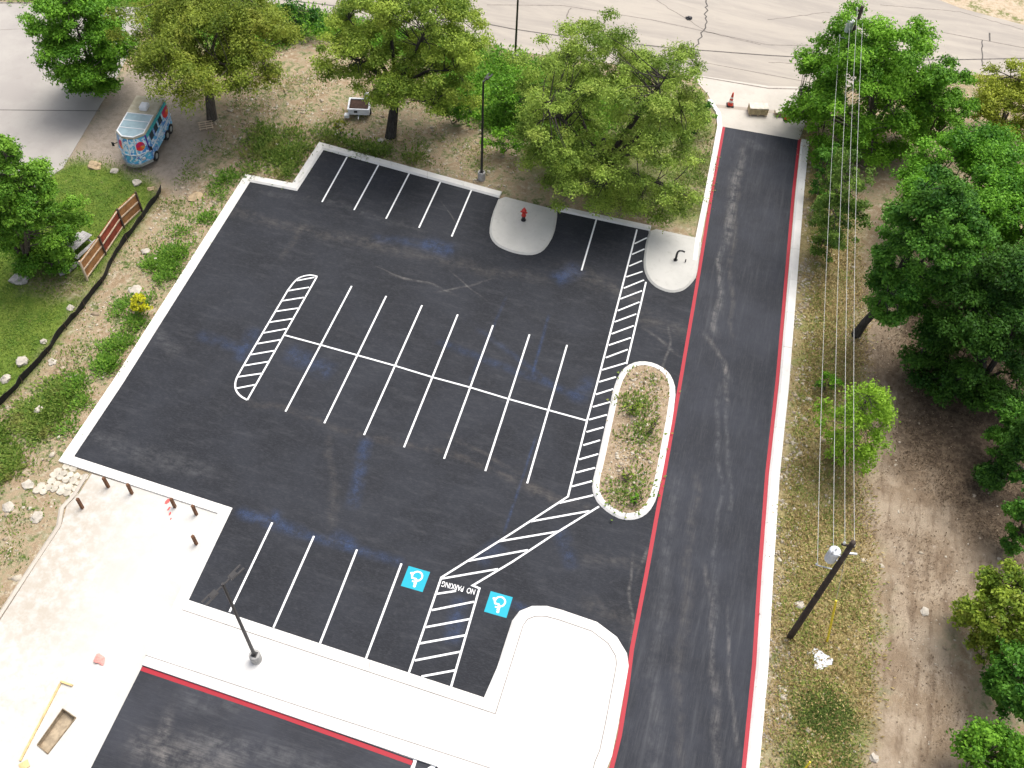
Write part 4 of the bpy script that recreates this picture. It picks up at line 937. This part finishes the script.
# ------------------------------------------------------------------ decorated van
VC = Vector((-18.92, 15.2, 0)); va = math.atan2(-4.55, .8)      # local +X is the nose
m = NM('painted_van_skin'); ob = m.obj(); n1 = m.noise(1.5, 4, .6, ob, 1.2); n2 = m.noise(2.3, 4, .6, m.mapping(ob, loc=(5, 2, 1)), 1.5); n3 = m.noise(3.0, 3, .6, m.mapping(ob, loc=(1, 8, 3)), 1.0)
c = m.mix(m.ramp(n1, .44, .54), (.06, .24, .58), (.09, .46, .70)); c = m.mix(m.ramp(n2, .47, .57), c, (.70, .78, .86)); c = m.mix(m.ramp(n3, .62, .68), c, (.20, .11, .46)); c = m.mix(m.ramp(n3, .34, .28), c, (.03, .10, .36))
skin = m.fin(c, .4, .5)
m = NM('van_roof_paint'); n1 = m.noise(1.1, 5, .7, m.obj()); roof_m = m.fin(m.mix(m.ramp(n1, .4, .65), (.46, .42, .32), (.33, .30, .21)), .6, .3)
glass = plain('roof_window', (.30, .40, .44), .15, .12, 2, .6); vwhite = plain('van_white', (.70, .71, .72), .5, .08, 3); tyre = plain('tyre_rubber', (.02, .02, .02), .85, .2, 8); chrome = plain('bumper_metal', (.36, .38, .36), .4, .2, 4, .5, .4)
m = NM('tie_dye_disc'); gr = m.n('TexGradient', gradient_type='RADIAL'); m.t.links.new(m.obj(), gr.inputs[0]); ns = m.noise(3, 2, .5, m.obj())
cr_ = m.n('ValToRGB', {0: m.math('ADD', gr.outputs[0], m.math('MULTIPLY', ns, .25))}); e = cr_.color_ramp; e.elements[0].color = (.62, .02, .03, 1); e.elements[1].color = (.5, .02, .12, 1)
for pos_, col_ in ((.3, (.70, .03, .03, 1)), (.48, (.72, .12, .03, 1)), (.56, (.70, .36, .05, 1)), (.66, (.4, .02, .16, 1)), (.8, (.66, .02, .04, 1))): el = e.elements.new(pos_); el.color = col_
disc_m = m.fin(cr_.outputs[0], .5, .3)
van = empty('van', VC + Vector((-.05, -.1, 0)), va, 'old van painted in blue, white and purple with red round emblems under the oak', 'van')
HW, ZF, ZR = 1.08, .42, 2.55
plan = [(-2.3, -HW), (1.75, -HW), (2.35, -.45), (2.45, 0), (2.35, .45), (1.75, HW), (-2.3, HW)]      # seen from above
up_ = [(-2.26, -1.02), (1.62, -1.0), (2.12, -.44), (2.19, 0), (2.12, .44), (1.62, 1.0), (-2.26, 1.02)]
n = 7; belt = [(x, y) for x, y in plan]
v = [Vector((x, y, ZF)) for x, y in plan] + [Vector((x * 1.0, y * 1.02, 1.35)) for x, y in belt] + [Vector((x, y, ZR)) for x, y in up_]
f = [(i, (i + 1) % n, (i + 1) % n + n, i + n) for i in range(n)] + [(i + n, (i + 1) % n + n, (i + 1) % n + 2 * n, i + 2 * n) for i in range(n)] + [tuple(range(n - 1, -1, -1))] + [tuple(range(2 * n, 3 * n))]
MB().add(v, f).build('body', skin, van, bevel=.06)
rp = [(x * 1.0, y * 1.03) for x, y in up_]
MB().prism(rp, ZR - .02, ZR + .09).build('roof', roof_m, van, bevel=.04)
wp_ = [(-.3, -.95), (1.56, -.95), (2.05, -.42), (2.11, 0), (2.05, .42), (1.56, .95), (-.3, .95)]
rw = MB().prism(wp_, ZR + .085, ZR + .115).build('roof_window', glass, van)
mb = MB()
for x_ in (-.3, .45, 1.2): mb.box((x_, 0, ZR + .125), (.05, 1.8, .04))
for y_ in (-.93, .93): mb.box((.63, y_, ZR + .125), (1.9, .06, .04))
mb.bar((1.56, .95, ZR + .125), (2.06, .42, ZR + .125), .08, .05); mb.bar((1.56, -.95, ZR + .125), (2.06, -.42, ZR + .125), .08, .05); mb.bar((2.08, -.42, ZR + .125), (2.08, .42, ZR + .125), .08, .05)
mb.build('window_frame', vwhite, rw)
MB().box((-.95, .08, ZR + .26), (.62, .55, .34)).build('roof_vent', vwhite, van, bevel=.05)
# round emblems: two on the nose, one at the rear of the side
def emblem(c, nrm, r_):
    q = Vector(nrm).to_track_quat('Z', 'Y'); me = bpy.data.meshes.new('round_emblem'); b = bmesh.new()
    bmesh.ops.create_cone(b, cap_ends=True, segments=28, radius1=r_, radius2=r_ * .96, depth=.03); b.to_mesh(me); b.free()
    o = link('round_emblem', me, disc_m, van); o.location = c; o.rotation_euler = q.to_euler()
nA = Vector((2.35 - 1.75, 0, 0)); 
def facet(i, s, z):       # point on the upper nose facets
    a = Vector((up_[i][0], up_[i][1], 0)); b = Vector((up_[i + 1][0], up_[i + 1][1], 0)); return a.lerp(b, s)
def face_pt(i, s, t):
    lo = v[i + n].lerp(v[i + 1 + n], s); hi = v[i + 2 * n].lerp(v[i + 1 + 2 * n], s); p_ = lo.lerp(hi, t)
    nn = (v[i + 1 + n] - v[i + n]).cross(v[i + 2 * n] - v[i + n]).normalized(); return p_ + nn * .012, nn
for i, s_ in ((1, .62), (4, .38)): p_, nn = face_pt(i, s_, .45); emblem(p_, nn, .33)
for i, s_ in ((5, .86),): p_, nn = face_pt(i, s_, .5); emblem(p_, nn, .48)
mb = MB()
p1, nn = face_pt(5, .25, .5); p2, _ = face_pt(5, .48, .5)
sw = MB()
for s_ in (.14, .34, .54):
    q1, nn = face_pt(5, s_, .28); q2, _ = face_pt(5, s_ + .14, .28); q3, _ = face_pt(5, s_ + .14, .72); q4, _ = face_pt(5, s_, .72)
    MB().add([q1, q2, q3, q4], [(0, 1, 2, 3)]).build('side_window', plain('dark_glass', (.03, .05, .07), .15, .1, 2, .6), van)
mb = MB(); bp = [(1.72, -1.10), (2.40, -.47), (2.52, 0), (2.40, .47), (1.72, 1.10)]
for a, b in zip(bp, bp[1:]): mb.bar((*a, .5), (*b, .5), .14, .20)
mb.build('bumper', chrome, van)
for s in (-1, 1):
    hl = MB().lathe((0, 0, 0), [(.0, 0), (.13, .0), (.13, .05), (.09, .08), (.0, .09)], 16).build('headlight', led_m, van); hl.location = (2.14, s * .72, .95); hl.rotation_euler = Vector((.68, s * .73, 0)).to_track_quat('Z', 'Y').to_euler()
for x_ in (1.15, -1.05, -1.75):
    for s in (-1, 1):
        if x_ == -1.75 and s: pass
        w_ = MB().tube([(x_, s * .86, .36), (x_, s * 1.13, .36)], .36, 20).build('wheel', tyre, van); MB().tube([(x_, s * 1.125, .36), (x_, s * 1.145, .36)], .19, 14).build('rim', chrome, w_)
MB().box((-.2, 0, .36), (4.2, 1.7, .14)).build('chassis', tyre, van)
mb = MB()
for a, b in ((0, 1), (1, 2)): pass
wt = MB()
for i_ in (1, 2, 3, 4, 5):
    wt.bar(v[i_ + n].lerp(v[i_ + 2 * n], .02) + Vector((.015, 0, 0)), v[i_ + 2 * n] + Vector((.015, 0, -.02)), .06, .06)
for i_ in (1, 2, 3, 4): wt.bar(v[i_ + n] + Vector((.012, 0, 0)), v[i_ + 1 + n] + Vector((.012, 0, 0)), .05, .05)
wt.bar(v[5 + n] + Vector((0, .012, -.1)), v[6 + n] + Vector((0, .012, -.1)), .06, .05)
wt.build('white_trim', vwhite, van)
wb = MB(); wb.bar((2.2, -.55, 1.38), (2.32, -.05, 1.75), .03, .03); wb.bar((2.2, .55, 1.38), (2.32, .05, 1.75), .03, .03); wb.build('wiper', tyre, van)
for s in (-1, 1): MB().bar((1.7, s * 1.05, 1.75), (1.9, s * 1.3, 1.75), .04, .04).box((1.92, s * 1.36, 1.72), (.06, .16, .30)).build('mirror', tyre, van)
mb.bar(v[5 + n] + Vector((0, .02, 0)), v[5 + 2 * n] + Vector((0, .02, 0)), .10, .10); mb.build('nose_trim', plain('indigo_trim', (.07, .04, .30), .5), van)
MB().bar((-2.2, 1.07, 2.35), (1.5, 1.04, 2.35), .05, .25).build('side_awning', plain('teal_awning', (.05, .42, .46), .5), van)
van.scale = (1.20, 1.13, 1.13)

# ------------------------------------------------------------------ white trailer behind the upper kerb
pc = on(358, 117); ca = math.radians(16)
r = empty('utility_trailer', (pc.x, pc.y + .5, pc.z), ca, 'small white box trailer with dark brown open top under the middle oak', 'trailer')
mb = MB(); 
for c_, s_ in (((0, -.72, .62), (1.7, .06, .55)), ((0, .72, .62), (1.7, .06, .55)), ((-.85, 0, .62), (.06, 1.5, .55)), ((.85, 0, .62), (.06, 1.5, .55)), ((0, 0, .36), (1.7, 1.46, .05))): mb.box(c_, s_)
for c_, s_ in (((0, -.75, .90), (1.86, .14, .06)), ((0, .75, .90), (1.86, .14, .06)), ((-.87, 0, .90), (.14, 1.36, .06)), ((.87, 0, .90), (.14, 1.36, .06))): mb.box(c_, s_)
mb.build('box_body', vwhite, r)
MB().prism([(-.79, -.67), (.79, -.67), (.79, .67), (-.79, .67)], .6, .84).build('soil_load', plain('dark_soil', (.055, .03, .02), .95, .3, 5), r)
MB().box((.55, .95, .95), (.42, .36, .75)).build('tool_box', vwhite, r, bevel=.04); MB().box((-1.0, -.85, .32), (.4, .4, .3)).build('step_box', vwhite, r, bevel=.03)
for s in (-1, 1):
    MB().tube([(s * .80, -.1, .26), (s * .96, -.1, .26)], .26, 16).build('wheel', tyre, r)
mb = MB(); mb.bar((0, -.75, .33), (0, -1.3, .33), .08, .06); mb.build('tow_bar', grey_met, r)
MB().box((-.25, -.765, .66), (.28, .02, .2)).build('vent_grille', tyre, r)

# pallet leaning by the oak trunk
pp = on(206, 126); r = empty('wooden_pallet', pp, math.radians(35), 'broken wooden pallet lying at the foot of the oak behind the van', 'pallet')
mb = MB()
for j in range(4): mb.box((0, -.45 + j * .3, .15), (1.2, .1, .025))
mb.build('top_board', rail_w, r); mb = MB()
for s in (-.5, 0, .5): mb.box((s, 0, .09), (.06, 1.1, .09))
mb.build('runner', rail_w, r)

# ------------------------------------------------------------------ hydrant, bent pipe, cones, blocks
hyd_red = plain('hydrant_red', (.50, .03, .02), .4, .15, 6, .5); hyd_blk = plain('hydrant_black', (.02, .02, .022), .5, .2, 6)
h = at(523.5, 220, .13); r = empty('fire_hydrant', h, 0, 'red fire hydrant with black base on the left concrete pad', 'hydrant')
MB().lathe((0, 0, 0), [(.2, 0), (.2, .05), (.13, .06), (.13, .46), (.0, .47)], 18).build('standpipe', hyd_blk, r)
MB().lathe((0, 0, .46), [(.19, 0), (.19, .05), (.14, .07), (.145, .48), (.19, .50), (.19, .55), (.15, .60), (.11, .70), (.05, .75), (.05, .80), (.0, .81)], 18).build('barrel', hyd_red, r)
for a, rr, L in ((-90, .10, .3), (0, .07, .27), (180, .07, .27)):
    d = Vector((math.cos(math.radians(a)), math.sin(math.radians(a)), 0)); MB().tube([Vector((0, 0, .82)), d * L + Vector((0, 0, .82))], rr, 12).build('nozzle_cap', hyd_red, r)
h = at(675.5, 260, .13); r = empty('pipe_riser', h, 0, 'black bent riser pipe standing on the right concrete pad', 'pipe')
MB().tube([(0, 0, -.02), (0, 0, .6), (.02, 0, .85), (.14, 0, 1.02), (.34, .02, 1.06), (.52, .04, .98)], [.09, .085, .075, .07, .065, .065], 10).build('bent_pipe', hyd_blk, r, smooth=True)
MB().lathe((0, 0, 0), [(.16, 0), (.16, .05), (.0, .06)], 14).build('flange', hyd_blk, r); MB().lathe((.75, .05, .0), [(.05, 0), (.05, .25), (.0, .26)], 8).build('valve_stub', hyd_blk, r)
cone_r = plain('cone_orange', (.70, .06, .03), .5, .15, 4); cone_w = plain('cone_white', (.72, .68, .64), .5, .1, 4)
def cone(px, py, label):
    h = at(px, py, .02); r = empty('traffic_cone', h, .2, label, 'traffic cone', 'traffic cones on the driveway apron')
    MB().box((0, 0, .05), (.62, .62, .09)).build('base', tyre, r, bevel=.02)
    MB().lathe((0, 0, .09), [(.25, 0), (.21, .12), (.10, .95), (.06, 1.25), (.0, 1.26)], 16).build('cone_body', cone_r, r)
    for z0, z1 in ((.30, .52), (.68, .85)):
        rr = lambda z: .21 - (z - .12) * (.11 / .83) + .006
        MB().lathe((0, 0, .09), [(rr(z0), z0), (rr(z1), z1)], 16).build('white_band', cone_w, r)
cone(730, 105.5, 'tall orange and white traffic cone on the left of the apron'); cone(786.5, 119.5, 'orange traffic cone by the leaves on the right of the apron')
blk = plain('cream_block', (.60, .55, .46), .9, .15, 3); blk2 = plain('tan_block', (.42, .34, .20), .9, .25, 3)
def block(px, py, size, rz, label, pallet=True):
    h = at(px, py, .02); r = empty('stone_block', h, rz, label, 'stone block', 'stone blocks on the driveway apron')
    mb = MB()
    for j in range(3): mb.box(((j - 1) * size[0] * .38, 0, .07), (.12, size[1], .12))
    mb.box((0, 0, .145), (size[0] * 1.02, size[1], .03)); mb.build('pallet', rail_w, r)
    mb = MB(); nxb = 3
    for j in range(nxb):
        for l in range(2): mb.box(((j - 1) * size[0] / 3, 0, .16 + size[2] * (l + .5) / 2), (size[0] / 3 - .012, size[1] * .96, size[2] / 2 - .01))
    mb.build('stacked_stone', blk2, r, bevel=.015)
    MB().box((0, 0, .165 + size[2] + .03), (size[0], size[1] * .94, .06)).build('cover_sheet', blk, r, bevel=.02)
block(757, 113, (1.65, .95, .55), math.radians(16), 'cream covered stack of stone on the apron between the two cones')
block(781, 115, (1.2, .6, .18), math.radians(14), 'low pale stack of stone beside the right cone')

# ------------------------------------------------------------------ things on the slab and the dirt
rust = plain('rusty_steel', (.15, .07, .035), .9, .35, 6)
SL = ['rusty stub post along the kerb, farthest left of the row', 'rusty stub post along the kerb, second from the left', 'rusty stub post beside the red spray mark', 'rusty stub post nearest the inside kerb corner', 'rusty stub post standing alone on the white slab', 'rusty stub post on the curved left edge of the slab']
pr0 = None
for (px, py), lab in zip([(108.5, 487), (132, 493.5), (175, 507), (196.5, 514.5), (196.5, 544), (82.5, 508)], SL):
    if pr0 is None:
        pr0 = MB().box((0, 0, .5), (.17, .17, 1.1)).build('stub_post', rust, bevel=.012); o = pr0
    else: o = pr0.copy(); COL.objects.link(o)
    o.location = at(px, py, .03); o.rotation_euler = (random.uniform(-.03, .03), random.uniform(-.03, .03), random.uniform(-.2, .2)); tag(o, lab, 'post', 'rusty stub posts on the concrete slab')
rg = stone_mesh('rag', .27, .45, 3, .5); o = link('rag', rg, plain('pink_cloth', (.62, .28, .24), .9, .25, 5)); o.location = at(100, 660, .09); tag(o, 'crumpled pink rag on the concrete slab', 'rag')
ply = plain('yellow_lumber', (.58, .42, .20), .85, .2, 3)
def plank(a, b, w, h_, lab):
    o = MB().bar(at(*a, .03) + Vector((0, 0, h_ / 2 + .003)), at(*b, .03) + Vector((0, 0, h_ / 2 + .003)), w, h_).build('plank', ply); tag(o, lab, 'plank', 'planks on the slab around the drain pit')
plank((60.5, 684), (20.5, 761), .10, .09, 'long narrow yellow plank beside the open drain pit'); plank((61, 682), (73, 686), .10, .13, 'short tan plank at the upper end of the long plank'); plank((20, 768), (29, 763), .4, .06, 'wide yellow board at the lower end of the long plank')
m_ = MB()
Pp = ats([(63, 709), (76, 718), (48, 754), (37.5, 745)], .03)
for i in range(4): m_.bar(Pp[i] + Vector((0, 0, .03)), Pp[(i + 1) % 4] + Vector((0, 0, .03)), .05, .05)
m_.build('timber_frame', plain('pit_timber', (.20, .15, .09), .9, .3, 4), pit)
# white plastic sheet on the dry grass
b = bmesh.new(); bmesh.ops.create_grid(b, x_segments=22, y_segments=22, size=.62)
for vv in b.verts:
    rr = vv.co.length / .62; nz = mnoise.noise(vv.co * 3.0) ; ang = math.atan2(vv.co.y, vv.co.x)
    vv.co *= (.95 - .32 * max(0, rr - .7) + .2 * math.sin(ang * 3 + 1)); vv.co.z = .12 + .06 * mnoise.noise(vv.co * 3.5) + .05 * abs(nz) - .09 * rr
me = bpy.data.meshes.new('plastic_sheet'); b.to_mesh(me); b.free(); o = link('plastic_sheet', me, plain('white_plastic', (.66, .67, .70), .4, .1, 5)); o.location = on(821.5, 660, .02)
md = o.modifiers.new('thickness', 'SOLIDIFY'); md.thickness = .02
tag(o, 'crumpled white plastic sheet on the dry grass below the utility pole', 'plastic sheet')
o = link('litter_bag', stone_mesh('litter_bag', .28, .6, 8, .35), hyd_blk); o.location = at(689, 18, .1); tag(o, 'small dark bag lying on the road', 'bag')
